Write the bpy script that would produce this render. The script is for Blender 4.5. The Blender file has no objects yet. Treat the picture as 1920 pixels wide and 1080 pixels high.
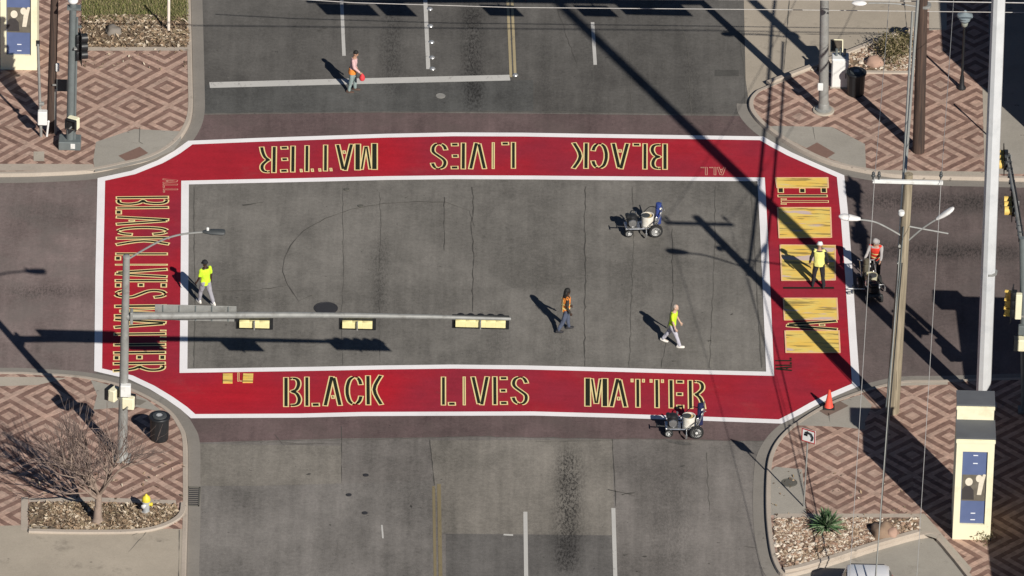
import bpy, bmesh, math, random
from mathutils import Vector, Matrix, Euler, noise
from mathutils.geometry import tessellate_polygon
random.seed(7)
R = math.radians
sc = bpy.context.scene
COL = sc.collection

# ------------------------------------------------------------------ camera
IW, IH = 1920.0, 1080.0
EL = R(31.0)            # depression of the long lens
DIST = 420.0
SC = 52.6               # pixels per metre at the centre
FP = SC * DIST          # focal length in pixels
ROLL = R(1.4)
fw = Vector((0, math.cos(EL), -math.sin(EL)))
r0 = Vector((1, 0, 0)); u0 = r0.cross(fw)
rr = r0 * math.cos(ROLL) + u0 * math.sin(ROLL)
uu = u0 * math.cos(ROLL) - r0 * math.sin(ROLL)
CAM = -fw * DIST
cd = bpy.data.cameras.new('camera'); cam = bpy.data.objects.new('camera', cd); COL.objects.link(cam)
m = Matrix.Identity(4)
for i in range(3):
    m[i][0] = rr[i]; m[i][1] = uu[i]; m[i][2] = -fw[i]; m[i][3] = CAM[i]
cam.matrix_world = m
cd.sensor_width = 36; cd.lens = FP / IW * 36; cd.clip_start = 5; cd.clip_end = 6000
sc.camera = cam

def ray(px, py): return fw + rr * ((px - 960) / FP) - uu * ((py - 540) / FP)
def g(px, py, z=0.0):
    d = ray(px, py); t = (z - CAM.z) / d.z
    return CAM + d * t
def gy(px, py, Y):
    d = ray(px, py); t = (Y - CAM.y) / d.y
    return CAM + d * t
def hgt(by, ty, px=960):       # height of something standing at image row by whose top shows at row ty
    return gy(px, ty, g(px, by).y).z

# sun: ground shadow of one metre of height
_sv = (g(960 - 360, 540 - 366) - g(960, 540)) / 10.0
SUNV = Vector((-_sv.x, -_sv.y, 1.0)).normalized()
s_el = math.asin(SUNV.z); s_az = math.atan2(SUNV.x, SUNV.y)
w = bpy.data.worlds.new('World'); sc.world = w; w.use_nodes = True
nt = w.node_tree; nt.nodes.clear()
sky = nt.nodes.new('ShaderNodeTexSky'); sky.sky_type = 'NISHITA'; sky.sun_disc = False
sky.sun_elevation = s_el; sky.sun_rotation = s_az
sky.air_density = .55; sky.dust_density = .1; sky.ozone_density = 2.0; sky.altitude = 300
bg = nt.nodes.new('ShaderNodeBackground'); bg.inputs[1].default_value = 0.05
out = nt.nodes.new('ShaderNodeOutputWorld')
nt.links.new(sky.outputs[0], bg.inputs[0]); nt.links.new(bg.outputs[0], out.inputs[0])
sd = bpy.data.lights.new('sun', 'SUN'); sd.energy = 5.0; sd.angle = R(0.5); sd.color = (1.0, 0.95, 0.87)
sun = bpy.data.objects.new('sun', sd); COL.objects.link(sun)
sun.rotation_euler = (-SUNV).to_track_quat('-Z', 'Y').to_euler(); sun.location = (40, -60, 60)
sc.view_settings.view_transform = 'Standard'; sc.view_settings.look = 'None'
sc.view_settings.exposure = 0.12; sc.view_settings.gamma = 1.0
sc.cycles.use_denoising = True

# ------------------------------------------------------------------ material helpers
class X:
    """tiny arithmetic on node sockets"""
    def __init__(s, nt, k): s.nt = nt; s.k = k
    def _op(s, op, *a):
        n = s.nt.nodes.new('ShaderNodeMath'); n.operation = op
        for i, v in enumerate((s,) + a):
            if isinstance(v, X): s.nt.links.new(v.k, n.inputs[i])
            else: n.inputs[i].default_value = v
        return X(s.nt, n.outputs[0])
    def __add__(s, o): return s._op('ADD', o)
    __radd__ = __add__
    def __sub__(s, o): return s._op('SUBTRACT', o)
    def __rsub__(s, o): return (s * -1.0) + o
    def __mul__(s, o): return s._op('MULTIPLY', o)
    __rmul__ = __mul__
    def __truediv__(s, o): return s._op('DIVIDE', o)
    def abs(s): return s._op('ABSOLUTE')
    def max(s, o): return s._op('MAXIMUM', o)
    def min(s, o): return s._op('MINIMUM', o)
    def gt(s, o): return s._op('GREATER_THAN', o)
    def lt(s, o): return s._op('LESS_THAN', o)
    def fract(s): return s._op('FRACT')
    def pow(s, o): return s._op('POWER', o)
    def exp(s): return s._op('EXPONENT')
    def step(s, a, b):
        n = s.nt.nodes.new('ShaderNodeMapRange'); n.interpolation_type = 'SMOOTHSTEP'
        s.nt.links.new(s.k, n.inputs[0])
        n.inputs[1].default_value = a; n.inputs[2].default_value = b
        return X(s.nt, n.outputs[0])

MATS = {}
class MB_:
    pass
def newmat(name):
    mt = bpy.data.materials.new(name); mt.use_nodes = True
    nt = mt.node_tree
    b = nt.nodes['Principled BSDF']
    return mt, nt, b
def position(nt):
    n = nt.nodes.new('ShaderNodeNewGeometry'); s = nt.nodes.new('ShaderNodeSeparateXYZ')
    nt.links.new(n.outputs['Position'], s.inputs[0])
    return n.outputs['Position'], X(nt, s.outputs[0]), X(nt, s.outputs[1]), X(nt, s.outputs[2])
def objcoord(nt):
    n = nt.nodes.new('ShaderNodeTexCoord'); s = nt.nodes.new('ShaderNodeSeparateXYZ')
    nt.links.new(n.outputs['Object'], s.inputs[0])
    return n.outputs['Object'], X(nt, s.outputs[0]), X(nt, s.outputs[1]), X(nt, s.outputs[2])
def nz(nt, vec, scale, detail=3, rough=.55, stretch=None):
    if stretch:
        mp = nt.nodes.new('ShaderNodeMapping'); mp.inputs['Scale'].default_value = stretch
        nt.links.new(vec, mp.inputs[0]); vec = mp.outputs[0]
    n = nt.nodes.new('ShaderNodeTexNoise'); n.inputs['Scale'].default_value = scale
    n.inputs['Detail'].default_value = detail; n.inputs['Roughness'].default_value = rough
    nt.links.new(vec, n.inputs['Vector'])
    return X(nt, n.outputs[0])
def mixc(nt, f, a, b):
    n = nt.nodes.new('ShaderNodeMix'); n.data_type = 'RGBA'
    if isinstance(f, X): nt.links.new(f.k, n.inputs[0])
    else: n.inputs[0].default_value = f
    for v, i in ((a, 6), (b, 7)):
        if isinstance(v, tuple): n.inputs[i].default_value = v + (1,) if len(v) == 3 else v
        else: nt.links.new(v, n.inputs[i])
    return n.outputs[2]
def scalec(nt, col, f):
    n = nt.nodes.new('ShaderNodeMix'); n.data_type = 'RGBA'; n.blend_type = 'MULTIPLY'; n.inputs[0].default_value = 1
    if isinstance(col, tuple): n.inputs[6].default_value = col + (1,)
    else: nt.links.new(col, n.inputs[6])
    c = nt.nodes.new('ShaderNodeCombineColor')
    for i in range(3): nt.links.new(f.k, c.inputs[i])
    nt.links.new(c.outputs[0], n.inputs[7])
    return n.outputs[2]
def bump(nt, b, h, strength=.3, dist=.02):
    n = nt.nodes.new('ShaderNodeBump'); n.inputs['Strength'].default_value = strength; n.inputs['Distance'].default_value = dist
    nt.links.new(h.k, n.inputs['Height']); nt.links.new(n.outputs[0], b.inputs['Normal'])

def mat(name, col, rough=.6, metal=0.0, var=.18, scale=9.0, spec=.4, grime=None):
    """paint, metal, cloth: a base colour with slight wear"""
    if name in MATS: return MATS[name]
    mt, nt, b = newmat(name)
    v, x, y, z = objcoord(nt)
    n1 = nz(nt, v, scale, 4)
    c = scalec(nt, col, (n1 - .5) * (var * 2) + 1.0)
    if grime:
        c = mixc(nt, nz(nt, v, scale * .35, 5, .7).step(.52, .68) * .7, c, grime)
    nt.links.new(c, b.inputs['Base Color'])
    b.inputs['Roughness'].default_value = rough; b.inputs['Metallic'].default_value = metal
    b.inputs['Specular IOR Level'].default_value = spec
    nt.links.new(((n1 - .5) * .25 + rough).k, b.inputs['Roughness'])
    MATS[name] = mt
    return mt

# oil streaks and wear along the traffic lanes: (x1,y1,x2,y2,width,strength) in photo pixels, laid on the ground
STREAKS = [(735, 0, 735, 190, .42, .62), (885, 0, 889, 215, .40, 1.0), (1068, 835, 1062, 1085, .46, 1.0),
           (715, 440, 713, 600, .30, .34), (1245, 850, 1238, 1085, .75, .26), (1290, 90, 1305, 250, .5, .35),
           (1015, 60, 1030, 240, .3, .3), (560, 0, 556, 240, .7, .22), (1290, 860, 1276, 1085, .5, .2),
           (1185, 480, 1190, 660, .8, .22), (930, 560, 940, 690, .5, .3), (480, 0, 470, 230, .5, .2), (700, 350, 705, 690, .9, .14), (820, 340, 820, 690, .6, .10), (1010, 340, 1012, 690, .8, .12), (1400, 340, 1425, 690, .5, .16),
           (1056, 560, 1056, 700, .5, .25), (1100, 0, 1120, 230, .5, .25)]
HSTREAKS = [(-20, 548, 182, 545, .55, .55), (1590, 378, 1940, 381, .75, .75), (1605, 470, 1940, 474, .70, .75), (-20, 400, 185, 405, .9, .25), (1600, 600, 1800, 600, .9, .2)]

def asphalt(name, col, stain=1.0, tint=None, mott=.22):
    mt, nt, b = newmat(name)
    v, x, y, z = position(nt)
    big = nz(nt, v, .16, 3)
    mid = nz(nt, v, 1.3, 5, .65)
    fine = nz(nt, v, 26, 3, .7)
    lane = nz(nt, v, 1.0, 4, .6, (2.6, .16, 1))
    grain = nz(nt, v, 7.0, 4, .75)
    hair = nz(nt, v, 1.0, 3, .65, (9.0, .35, 1))
    f = (big - .5) * (mott * 2.4) + (mid - .5) * (mott * 2.0) + (grain - .5) * .85 + (fine - .5) * .7 + (lane - .5) * (mott * 2.8) + (hair - .5) * (mott * .9) + 1.0
    blotch = nz(nt, v, .55, 6, .7, (1, .7, 1)); path = nz(nt, v, 1.0, 2, .5, (.42, .03, 1))
    f = f + (big.step(.38, .62) - .5) * .12 + (blotch.step(.40, .62) - .5) * .16 + (path.step(.38, .62) - .5) * .12
    c = scalec(nt, col, f.max(.25))
    if tint:
        c = mixc(nt, nz(nt, v, .5, 5, .7).step(.42, .66) * .6, c, tint)
    dark = None
    spk = nz(nt, v, 8.0, 6, .85, (1.8, .6, 1))
    brk = nz(nt, v, .8, 4, .65, (1, .5, 1))
    for lst, hor in ((STREAKS, 0), (HSTREAKS, 1)):
        for (x1, y1, x2, y2, wd, st) in lst:
            a, e = g(x1, y1), g(x2, y2)
            if hor:
                k = (e.y - a.y) / (e.x - a.x); d = y - (x - a.x) * k - a.y; q = x; lo, hi = sorted((a.x, e.x))
            else:
                k = (e.x - a.x) / (e.y - a.y); d = x - (y - a.y) * k - a.x; q = y; lo, hi = sorted((a.y, e.y))
            ga = ((d * d) * (-1.0 / (wd * wd))).exp()
            ends = q.step(lo - .5, lo + 1.4) * (1.0 - q.step(hi - 1.4, hi + .5))
            t = ga * ends * st
            dark = t if dark is None else dark + t
    speck = spk.step(.47, .56)
    soft = brk.step(.25, .65)
    dk = (dark * (speck * .80 + soft * .50)) * stain
    c = mixc(nt, dk.min(.9), c, (.018, .017, .016))
    pits = nz(nt, v, 9.0, 3, .7, (1, .8, 1)).step(.64, .71) * nz(nt, v, .9, 4, .6).step(.42, .62)
    c = mixc(nt, pits * .50, c, (.05, .047, .043))
    # small scattered spots and pale scuffs everywhere
    spots = nz(nt, v, 3.2, 3, .6).step(.70, .735)
    c = mixc(nt, spots * .55, c, (.025, .024, .022))
    sc2 = nz(nt, v, 1.7, 3, .6, (1.2, .7, 1)).step(.70, .78)
    c = mixc(nt, sc2 * .25, c, (.30, .28, .25))
    nt.links.new(c, b.inputs['Base Color'])
    b.inputs['Roughness'].default_value = .92; b.inputs['Specular IOR Level'].default_value = .25
    bump(nt, b, fine, .35, .01)
    return mt

def paver(name, cx, cy, ang, period=1.845):
    """concentric diamonds of light and dark brick"""
    mt, nt, b = newmat(name)
    v, x, y, z = position(nt)
    c0 = g(cx, cy); a = R(45) + ang
    ux, uy = math.cos(a) / period, math.sin(a) / period
    jit = nz(nt, v, 5.0, 2) * .03
    u = (x - c0.x) * ux + (y - c0.y) * uy + 40.5 + jit
    w_ = (y - c0.y) * ux - (x - c0.x) * uy + 40.5 + jit
    d = ((u.fract() - .5).abs()).max((w_.fract() - .5).abs()) * 2.0
    dark = d.gt(.22) * d.lt(.43) + d.gt(.65) * d.lt(.87)
    # brick joints
    bx = (u * (period / .21)).fract(); by = (w_ * (period / .105)).fract()
    joint = bx.lt(.05).max(by.lt(.09))
    wn = nt.nodes.new('ShaderNodeTexWhiteNoise'); cb = nt.nodes.new('ShaderNodeCombineXYZ')
    nt.links.new(((u * (period / .21))._op('FLOOR')).k, cb.inputs[0]); nt.links.new(((w_ * (period / .105))._op('FLOOR')).k, cb.inputs[1]); nt.links.new(cb.outputs[0], wn.inputs['Vector'])
    brick = X(nt, wn.outputs['Value'])
    n1 = nz(nt, v, 1.1, 5, .65); n2 = nz(nt, v, 14, 3, .7); big = nz(nt, v, .33, 3)
    f = (n1 - .5) * .34 + (n2 - .5) * .5 + (big - .5) * .45 + (brick - .5) * .34 + 1.04
    light = mixc(nt, n1.step(.35, .65), (.45, .300, .235), (.395, .280, .225))
    dk = mixc(nt, n1.step(.35, .65), (.190, .113, .090), (.225, .14, .112))
    c = scalec(nt, mixc(nt, dark, light, dk), f)
    c = mixc(nt, joint * .30, c, (.20, .15, .12))
    st = nz(nt, v, .55, 5, .75).step(.60, .74)
    c = mixc(nt, st * .35, c, (.13, .10, .085))
    nt.links.new(c, b.inputs['Base Color']); b.inputs['Roughness'].default_value = .9
    b.inputs['Specular IOR Level'].default_value = .25
    bump(nt, b, joint * -1.0 + n2 * .4, .3, .01)
    return mt

def concrete(name, col, stain=(.13, .115, .095), joint=None):
    mt, nt, b = newmat(name)
    v, x, y, z = position(nt)
    n1 = nz(nt, v, .9, 6, .65); n2 = nz(nt, v, 18, 3, .7); n3 = nz(nt, v, .35, 4)
    c = scalec(nt, col, (n1 - .5) * .35 + (n2 - .5) * .35 + (n3 - .5) * .35 + 1.0)
    c = mixc(nt, nz(nt, v, .7, 6, .75).step(.56, .74) * .5, c, stain)
    c = mixc(nt, nz(nt, v, 3.2, 2).step(.72, .76) * .5, c, (.05, .045, .04))
    nt.links.new(c, b.inputs['Base Color']); b.inputs['Roughness'].default_value = .9
    b.inputs['Specular IOR Level'].default_value = .25
    bump(nt, b, n2, .25, .01)
    return mt

def roadpaint(name, col, wear=.35, under=(.11, .10, .095), sc_=2.2):
    mt, nt, b = newmat(name)
    v, x, y, z = position(nt)
    n1 = nz(nt, v, .5, 3); n2 = nz(nt, v, sc_, 6, .75, (1.4, .8, 1)); n3 = nz(nt, v, 22, 3, .7)
    c = scalec(nt, col, (n1 - .5) * .3 + (n3 - .5) * .22 + 1.0)
    c = mixc(nt, n2.step(.56, .74) * wear, c, under)
    nt.links.new(c, b.inputs['Base Color']); b.inputs['Roughness'].default_value = .7
    b.inputs['Specular IOR Level'].default_value = .3
    return mt

def redpaint():
    mt, nt, b = newmat('red_crossing_paint')
    v, x, y, z = position(nt)
    n1 = nz(nt, v, .22, 3); n2 = nz(nt, v, 1.2, 5, .7); n3 = nz(nt, v, 20, 3, .7)
    base = mixc(nt, n1.step(.36, .64), (.300, .022, .040), (.375, .016, .028))
    for px_, py_, rx_, ry_ in ((722, 300, 1.0, 1.6), (718, 735, .9, 1.6), (450, 742, 2.6, 1.5), (228, 560, .5, 4.5), (700, 700, .6, .6)):
        q_ = g(px_, py_)
        dd = ((((x - q_.x) * (1 / rx_)).pow(2) + ((y - q_.y) * (1 / ry_)).pow(2)) * -1.0).exp()
        base = mixc(nt, dd * .75, base, (.46, .010, .020))
    lap = nz(nt, v, 1.0, 2, .5, (.35, 3.2, 1)); grn = nz(nt, v, 8.0, 4, .75)
    c = scalec(nt, base, (n2 - .5) * .40 + (n3 - .5) * .3 + (lap - .5) * .30 + (grn - .5) * .45 + 1.0)
    c = mixc(nt, nz(nt, v, 1.3, 6, .8, (1, .6, 1)).step(.63, .78) * .45, c, (.16, .055, .058))
    c = mixc(nt, nz(nt, v, .45, 5, .7).step(.55, .75) * .22, c, (.30, .09, .095))
    c = mixc(nt, nz(nt, v, .8, 6, .8, (.4, 1.6, 1)).step(.60, .8) * .25, c, (.20, .03, .035))
    c = mixc(nt, nz(nt, v, 2.4, 2).step(.745, .775) * .5, c, (.08, .02, .02))
    nt.links.new(c, b.inputs['Base Color']); b.inputs['Roughness'].default_value = .72
    b.inputs['Specular IOR Level'].default_value = .25
    bump(nt, b, n3, .2, .006)
    return mt

def island_random(name, cols, rough=.9, var=.5):
    """each loose piece (pebble, blade, chip) takes its own tone"""
    mt, nt, b = newmat(name)
    n = nt.nodes.new('ShaderNodeNewGeometry'); rp = nt.nodes.new('ShaderNodeValToRGB')
    nt.links.new(n.outputs['Random Per Island'], rp.inputs[0])
    e = rp.color_ramp.elements
    rp.color_ramp.interpolation = 'CONSTANT'
    while len(e) < len(cols): e.new(.5)
    for i, c in enumerate(cols):
        e[i].position = i / len(cols); e[i].color = c + (1,)
    nt.links.new(rp.outputs[0], b.inputs['Base Color']); b.inputs['Roughness'].default_value = rough
    b.inputs['Specular IOR Level'].default_value = .2
    return mt

# ------------------------------------------------------------------ mesh helpers
class MB:
    def __init__(s): s.v = []; s.f = []
    def add(s, vs, fs, M=None):
        k = len(s.v)
        s.v += [tuple(M @ Vector(p)) if M is not None else tuple(p) for p in vs]
        s.f += [tuple(i + k for i in f) for f in fs]
        return s
    def box(s, c, d, M=None, bev=0.0):
        x, y, z = d[0] / 2, d[1] / 2, d[2] / 2
        if bev <= 0:
            vs = [(c[0] + a * x, c[1] + b * y, c[2] + e * z) for e in (-1, 1) for a, b in ((-1, -1), (1, -1), (1, 1), (-1, 1))]
            return s.add(vs, [(3, 2, 1, 0), (4, 5, 6, 7), (0, 1, 5, 4), (1, 2, 6, 5), (2, 3, 7, 6), (3, 0, 4, 7)], M)
        bev = min(bev, x * .95, y * .95, z * .95)
        rings = []
        for zz, ins in ((-z, bev), (-z + bev, 0), (z - bev, 0), (z, bev)):
            a, b = x - ins, y - ins; q = bev * .6 if ins == 0 else 0
            pts = [(-a + bev, -b), (a - bev, -b), (a, -b + bev), (a, b - bev), (a - bev, b), (-a + bev, b), (-a, b - bev), (-a, -b + bev)]
            rings.append([(c[0] + p, c[1] + r, c[2] + zz) for p, r in pts])
        return s.loft(rings, M)
    def loft(s, rings, M=None, caps=True, closed=True):
        n = len(rings[0]); vs = [p for r in rings for p in r]; fs = []
        for i in range(len(rings) - 1):
            for j in range(n if closed else n - 1):
                a, b = i * n + j, i * n + (j + 1) % n
                fs.append((a, b, b + n, a + n))
        if caps:
            fs.append(tuple(range(n - 1, -1, -1))); fs.append(tuple((len(rings) - 1) * n + j for j in range(n)))
        return s.add(vs, fs, M)
    def tube(s, pts, rad, n=10, M=None, caps=True):
        pts = [Vector(p) for p in pts]
        if not isinstance(rad, (list, tuple)): rad = [rad] * len(pts)
        rings = []; up = None
        for i, p in enumerate(pts):
            t = (pts[min(i + 1, len(pts) - 1)] - pts[max(i - 1, 0)])
            t = t.normalized() if t.length > 1e-9 else Vector((0, 0, 1))
            if up is None:
                up = t.orthogonal().normalized()
            else:
                up = (up - t * up.dot(t)); up = up.normalized() if up.length > 1e-6 else t.orthogonal().normalized()
            sd_ = t.cross(up)
            rings.append([tuple(p + (up * math.cos(2 * math.pi * j / n) + sd_ * math.sin(2 * math.pi * j / n)) * rad[i]) for j in range(n)])
        return s.loft(rings, M, caps)
    def lathe(s, prof, n=20, M=None, caps=True):
        rings = [[(r * math.cos(2 * math.pi * j / n), r * math.sin(2 * math.pi * j / n), z) for j in range(n)] for r, z in prof]
        return s.loft(rings, M, caps)
    def ball(s, c, r, M=None, n=12, m_=8):
        if not isinstance(r, (tuple, list)): r = (r, r, r)
        rings = []
        for i in range(1, m_):
            a = math.pi * i / m_
            rings.append([(c[0] + r[0] * math.sin(a) * math.cos(2 * math.pi * j / n), c[1] + r[1] * math.sin(a) * math.sin(2 * math.pi * j / n), c[2] - r[2] * math.cos(a)) for j in range(n)])
        k = len(s.v); s.loft(rings, M, False)
        lo, hi = Vector((c[0], c[1], c[2] - r[2])), Vector((c[0], c[1], c[2] + r[2]))
        if M is not None: lo, hi = M @ lo, M @ hi
        s.v += [tuple(lo), tuple(hi)]; a, b = len(s.v) - 2, len(s.v) - 1
        last = k + (m_ - 2) * n
        for j in range(n):
            s.f.append((a, k + (j + 1) % n, k + j)); s.f.append((b, last + j, last + (j + 1) % n))
        return s
    def cap(s, p0, p1, a, b, n=12, M=None):      # tapered limb with round ends
        p0, p1 = Vector(p0), Vector(p1)
        d = p1 - p0; L = d.length
        q = d.to_track_quat('Z', 'Y').to_matrix().to_4x4(); T = Matrix.Translation(p0) @ q
        prof = [(a * math.sin(t), -a * math.cos(t)) for t in (R(8), R(35), R(62))] + [(a, 0), ((a + b) / 2, L / 2), (b, L)] + [(b * math.cos(t), L + b * math.sin(t)) for t in (R(28), R(55), R(82))]
        return s.lathe(prof, n, (M @ T) if M is not None else T)
    def slab(s, poly, thick):                    # polygon (3D points, level) pulled down by thick
        n = len(poly); vs = [tuple(p) for p in poly] + [(p[0], p[1], p[2] - thick) for p in poly]
        tri = tessellate_polygon([[Vector(p) for p in poly]])
        A = sum(poly[i][0] * poly[(i + 1) % n][1] - poly[(i + 1) % n][0] * poly[i][1] for i in range(n))
        fs = []
        for t in tri:
            a, b, c = (Vector(poly[i]) for i in t)
            fs.append(tuple(t) if (b - a).cross(c - a).z > 0 else tuple(reversed(t)))
        for i in range(n):
            j = (i + 1) % n
            fs.append((j, i, i + n, j + n) if A < 0 else (i, j, j + n, i + n)[::-1])
        return s.add(vs, fs)
    def ribbon(s, pts, wd, z=None, closed=False):
        P = [Vector((p[0], p[1], p[2] if z is None else z)) for p in pts]; n = len(P); vs = []
        for i in range(n):
            if closed: a, b = P[(i - 1) % n], P[(i + 1) % n]
            else: a, b = P[max(i - 1, 0)], P[min(i + 1, n - 1)]
            d1 = (P[i] - a); d2 = (b - P[i])
            d1 = d1.normalized() if d1.length > 1e-6 else d2.normalized(); d2 = d2.normalized() if d2.length > 1e-6 else d1
            t = (d1 + d2); t = t.normalized() if t.length > 1e-6 else d1
            nrm = Vector((-t.y, t.x, 0)); k = 1.0 / max(.5, abs(nrm.dot(Vector((-d1.y, d1.x, 0)))))
            ww = wd[i] if isinstance(wd, list) else wd
            vs += [P[i] + nrm * ww * .5 * k, P[i] - nrm * ww * .5 * k]
        fs = []
        for i in range(n if closed else n - 1):
            a = 2 * i; b = 2 * ((i + 1) % n)
            fs.append((a, a + 1, b + 1, b))
        return s.add(vs, fs)

def build(name, mb, m_, parent=None, smooth=False, bevel=0):
    me = bpy.data.meshes.new(name); me.from_pydata(mb.v, [], mb.f); me.update()
    bm = bmesh.new(); bm.from_mesh(me); bmesh.ops.recalc_face_normals(bm, faces=bm.faces[:]) if len(bm.faces) < 60000 else None
    bm.to_mesh(me); bm.free()
    if smooth:
        me.polygons.foreach_set('use_smooth', [True] * len(me.polygons))
        try: me.set_sharp_from_angle(angle=R(42))
        except Exception: pass
    me.materials.append(m_)
    o = bpy.data.objects.new(name, me); COL.objects.link(o)
    if parent is not None: o.parent = parent
    return o
def flat(name, mb, m_, kind='structure', parent=None):
    o = build(name, MBup(mb), m_, parent)
    if parent is None and kind: o['kind'] = kind
    return o
def MBup(mb): return mb
def thing(name, label, cat, loc=(0, 0, 0), rz=0, group=None):
    o = bpy.data.objects.new(name, None); o.empty_display_size = .2; COL.objects.link(o)
    o.location = loc; o.rotation_euler = (0, 0, rz); tag(o, label, cat, group)
    return o
def tag(o, label, cat, group=None):
    o['label'] = label; o['category'] = cat
    if group: o['group'] = group
    return o
def copy_tree(o, loc, rz=None):
    c = o.copy(); COL.objects.link(c); c.location = loc
    if rz is not None: c.rotation_euler = (0, 0, rz)
    for ch in list(o.children):
        d = ch.copy(); COL.objects.link(d); d.parent = c
        for e in list(ch.children):
            f = e.copy(); COL.objects.link(f); f.parent = d
    return c
def gp(lst, z=0.0): return [g(x, y, z) for x, y in lst]
def smooth_line(pts, n=6):
    P = [Vector(p) for p in pts]; o = []
    for i in range(len(P) - 1):
        a, b, c, d = P[max(i - 1, 0)], P[i], P[i + 1], P[min(i + 2, len(P) - 1)]
        for k in range(n):
            t = k / n
            o.append(.5 * ((2 * b) + (c - a) * t + (2 * a - 5 * b + 4 * c - d) * t * t + (3 * b - a - 3 * c + d) * t ** 3))
    o.append(P[-1]); return o

# ------------------------------------------------------------------ the ground and roads
M_ASPH = asphalt('worn_asphalt', (.166, .155, .139))
M_ASPH_N = asphalt('north_asphalt', (.108, .102, .094))
M_ASPH_S = asphalt('south_asphalt', (.180, .164, .150))
M_ASPH_D = asphalt('patched_asphalt', (.128, .120, .112))
M_ASPH_B = asphalt('pale_patch_asphalt', (.205, .187, .162))
M_MAUVE = asphalt('faded_red_asphalt', (.135, .095, .092), .7, (.12, .092, .085))
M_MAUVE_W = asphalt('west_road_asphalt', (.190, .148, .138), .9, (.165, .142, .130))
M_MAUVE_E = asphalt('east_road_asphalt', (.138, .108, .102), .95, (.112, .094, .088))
M_CONC = concrete('pale_concrete', (.40, .355, .295))
M_CONC2 = concrete('grey_concrete', (.33, .305, .265))
M_CONCD = concrete('driveway_concrete', (.385, .335, .27))
M_GUT = concrete('gutter_concrete', (.235, .215, .190), (.09, .085, .075))
M_CURB = concrete('kerb_concrete', (.42, .36, .30))
M_RED = redpaint()
M_WHITE = roadpaint('white_road_paint', (.86, .83, .83), .14, (.35, .33, .32))
M_WWORN = roadpaint('worn_white_paint', (.52, .505, .475), .85)
M_YWORN = roadpaint('worn_yellow_paint', (.40, .33, .20), .95, (.16, .14, .115))

ground_pts = [(-260, -300), (260, -300), (260, 420), (-260, 420)]
mb = MB(); mb.add([(x, y, -.012) for x, y in ground_pts], [(0, 1, 2, 3)])
o = build('ground', mb, M_CONC2); o['kind'] = 'structure'

def sheet(name, px, z, m_):
    mb = MB(); P = gp(px, z)
    tri = tessellate_polygon([P]); fs = []
    for t in tri:
        a, b, c = (P[i] for i in t); fs.append(tuple(t) if (b - a).cross(c - a).z > 0 else tuple(reversed(t)))
    mb.add(P, fs); o = build(name, mb, m_); o['kind'] = 'structure'; return o

sheet('road', [(-900, 240), (300, 240), (300, -900), (1520, -900), (1500, 240), (2800, 240), (2800, 800), (1560, 800), (1480, 2000), (280, 2000), (300, 800), (-900, 800)], 0.0, M_ASPH)
sheet('north_road', [(340, -900), (1500, -900), (1480, 214), (1000, 211), (700, 209), (368, 213)], .004, M_ASPH_N)
sheet('south_road', [(362, 828), (900, 818), (1460, 828), (1480, 2000), (280, 2000)], .004, M_ASPH_S)
sheet('west_road', [(-900, 322), (190, 322), (182, 700), (-900, 705)], .004, M_MAUVE_W)
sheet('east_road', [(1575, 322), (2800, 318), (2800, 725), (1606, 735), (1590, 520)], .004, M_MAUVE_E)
sheet('faded_crossing_band', [(300, 216), (700, 211), (1000, 213), (1510, 219), (1560, 300), (1430, 262), (850, 256), (360, 270), (200, 330)], .008, M_MAUVE)
sheet('faded_crossing_band', [(330, 772), (850, 774), (1470, 785), (1560, 735), (1465, 828), (900, 819), (640, 822), (360, 830)], .008, M_MAUVE)
# asphalt patches
sheet('road_patch', [(345, 832), (640, 836), (640, 906), (500, 910), (347, 916)], .008, M_ASPH_B)
sheet('road_patch', [(806, 826), (1148, 824), (1152, 1003), (828, 1000), (815, 910)], .008, M_ASPH_B)
sheet('road_patch', [(836, 1001), (1152, 1004), (1156, 1300), (838, 1300)], .008, M_ASPH_D)
sheet('road_patch', [(368, 911), (500, 911), (640, 907), (810, 900), (818, 1300), (362, 1300)], .008, asphalt('south_lane_asphalt', (.186, .172, .158)))
sheet('road_patch', [(372, 160), (640, 154), (800, 152), (1000, 150), (1000, 209), (700, 209), (372, 213)], .008, asphalt('dark_seal_asphalt', (.098, .097, .092)))
sheet('road_patch', [(1340, 131), (1385, 131), (1385, 143), (1340, 143)], .008, asphalt('fresh_patch_asphalt', (.075, .072, .066)))

# red painted ring
OUT_ = [(357, 268), (480, 263), (600, 259), (725, 255), (850, 252.5), (980, 253), (1100, 255), (1270, 257.5), (1428, 260), (1450, 273), (1480, 289), (1525, 309), (1576, 331),
        (1583, 400), (1592, 520), (1598, 620), (1605, 722), (1560, 741), (1525, 758), (1495, 775), (1463, 791), (1300, 785), (1150, 780), (1000, 776), (800, 776.5), (680, 777), (560, 780), (362, 781),
        (345, 766), (318, 747), (285, 727), (245, 708), (184, 694), (186, 520), (190, 337), (250, 324), (300, 304), (332, 286)]
INN_ = [(347, 343), (480, 340), (600, 337.5), (725, 334.5), (850, 333), (1000, 333.5), (1100, 334.5), (1427, 337), (1432, 430), (1438, 560), (1444, 701.5), (1260, 697), (1100, 692.5), (980, 689.5), (850, 688), (725, 689.5), (600, 692), (344, 696), (346, 520)]
A, B = gp(OUT_, .012), gp(INN_, .012)
P = A + B; fs = []
for t in tessellate_polygon([A, B]):
    a, b, c = (P[i] for i in t); fs.append(tuple(t) if (b - a).cross(c - a).z > 0 else tuple(reversed(t)))
mb = MB().add(P, fs); o = build('red_crossing_band', mb, M_RED); o['kind'] = 'structure'
for nm, L in (('white_edge_line_marking', OUT_), ('white_edge_line_marking', INN_)):
    mb = MB().ribbon(gp(L), .275, .016, True); o = build(nm, mb, M_WHITE); o['kind'] = 'structure'

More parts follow.
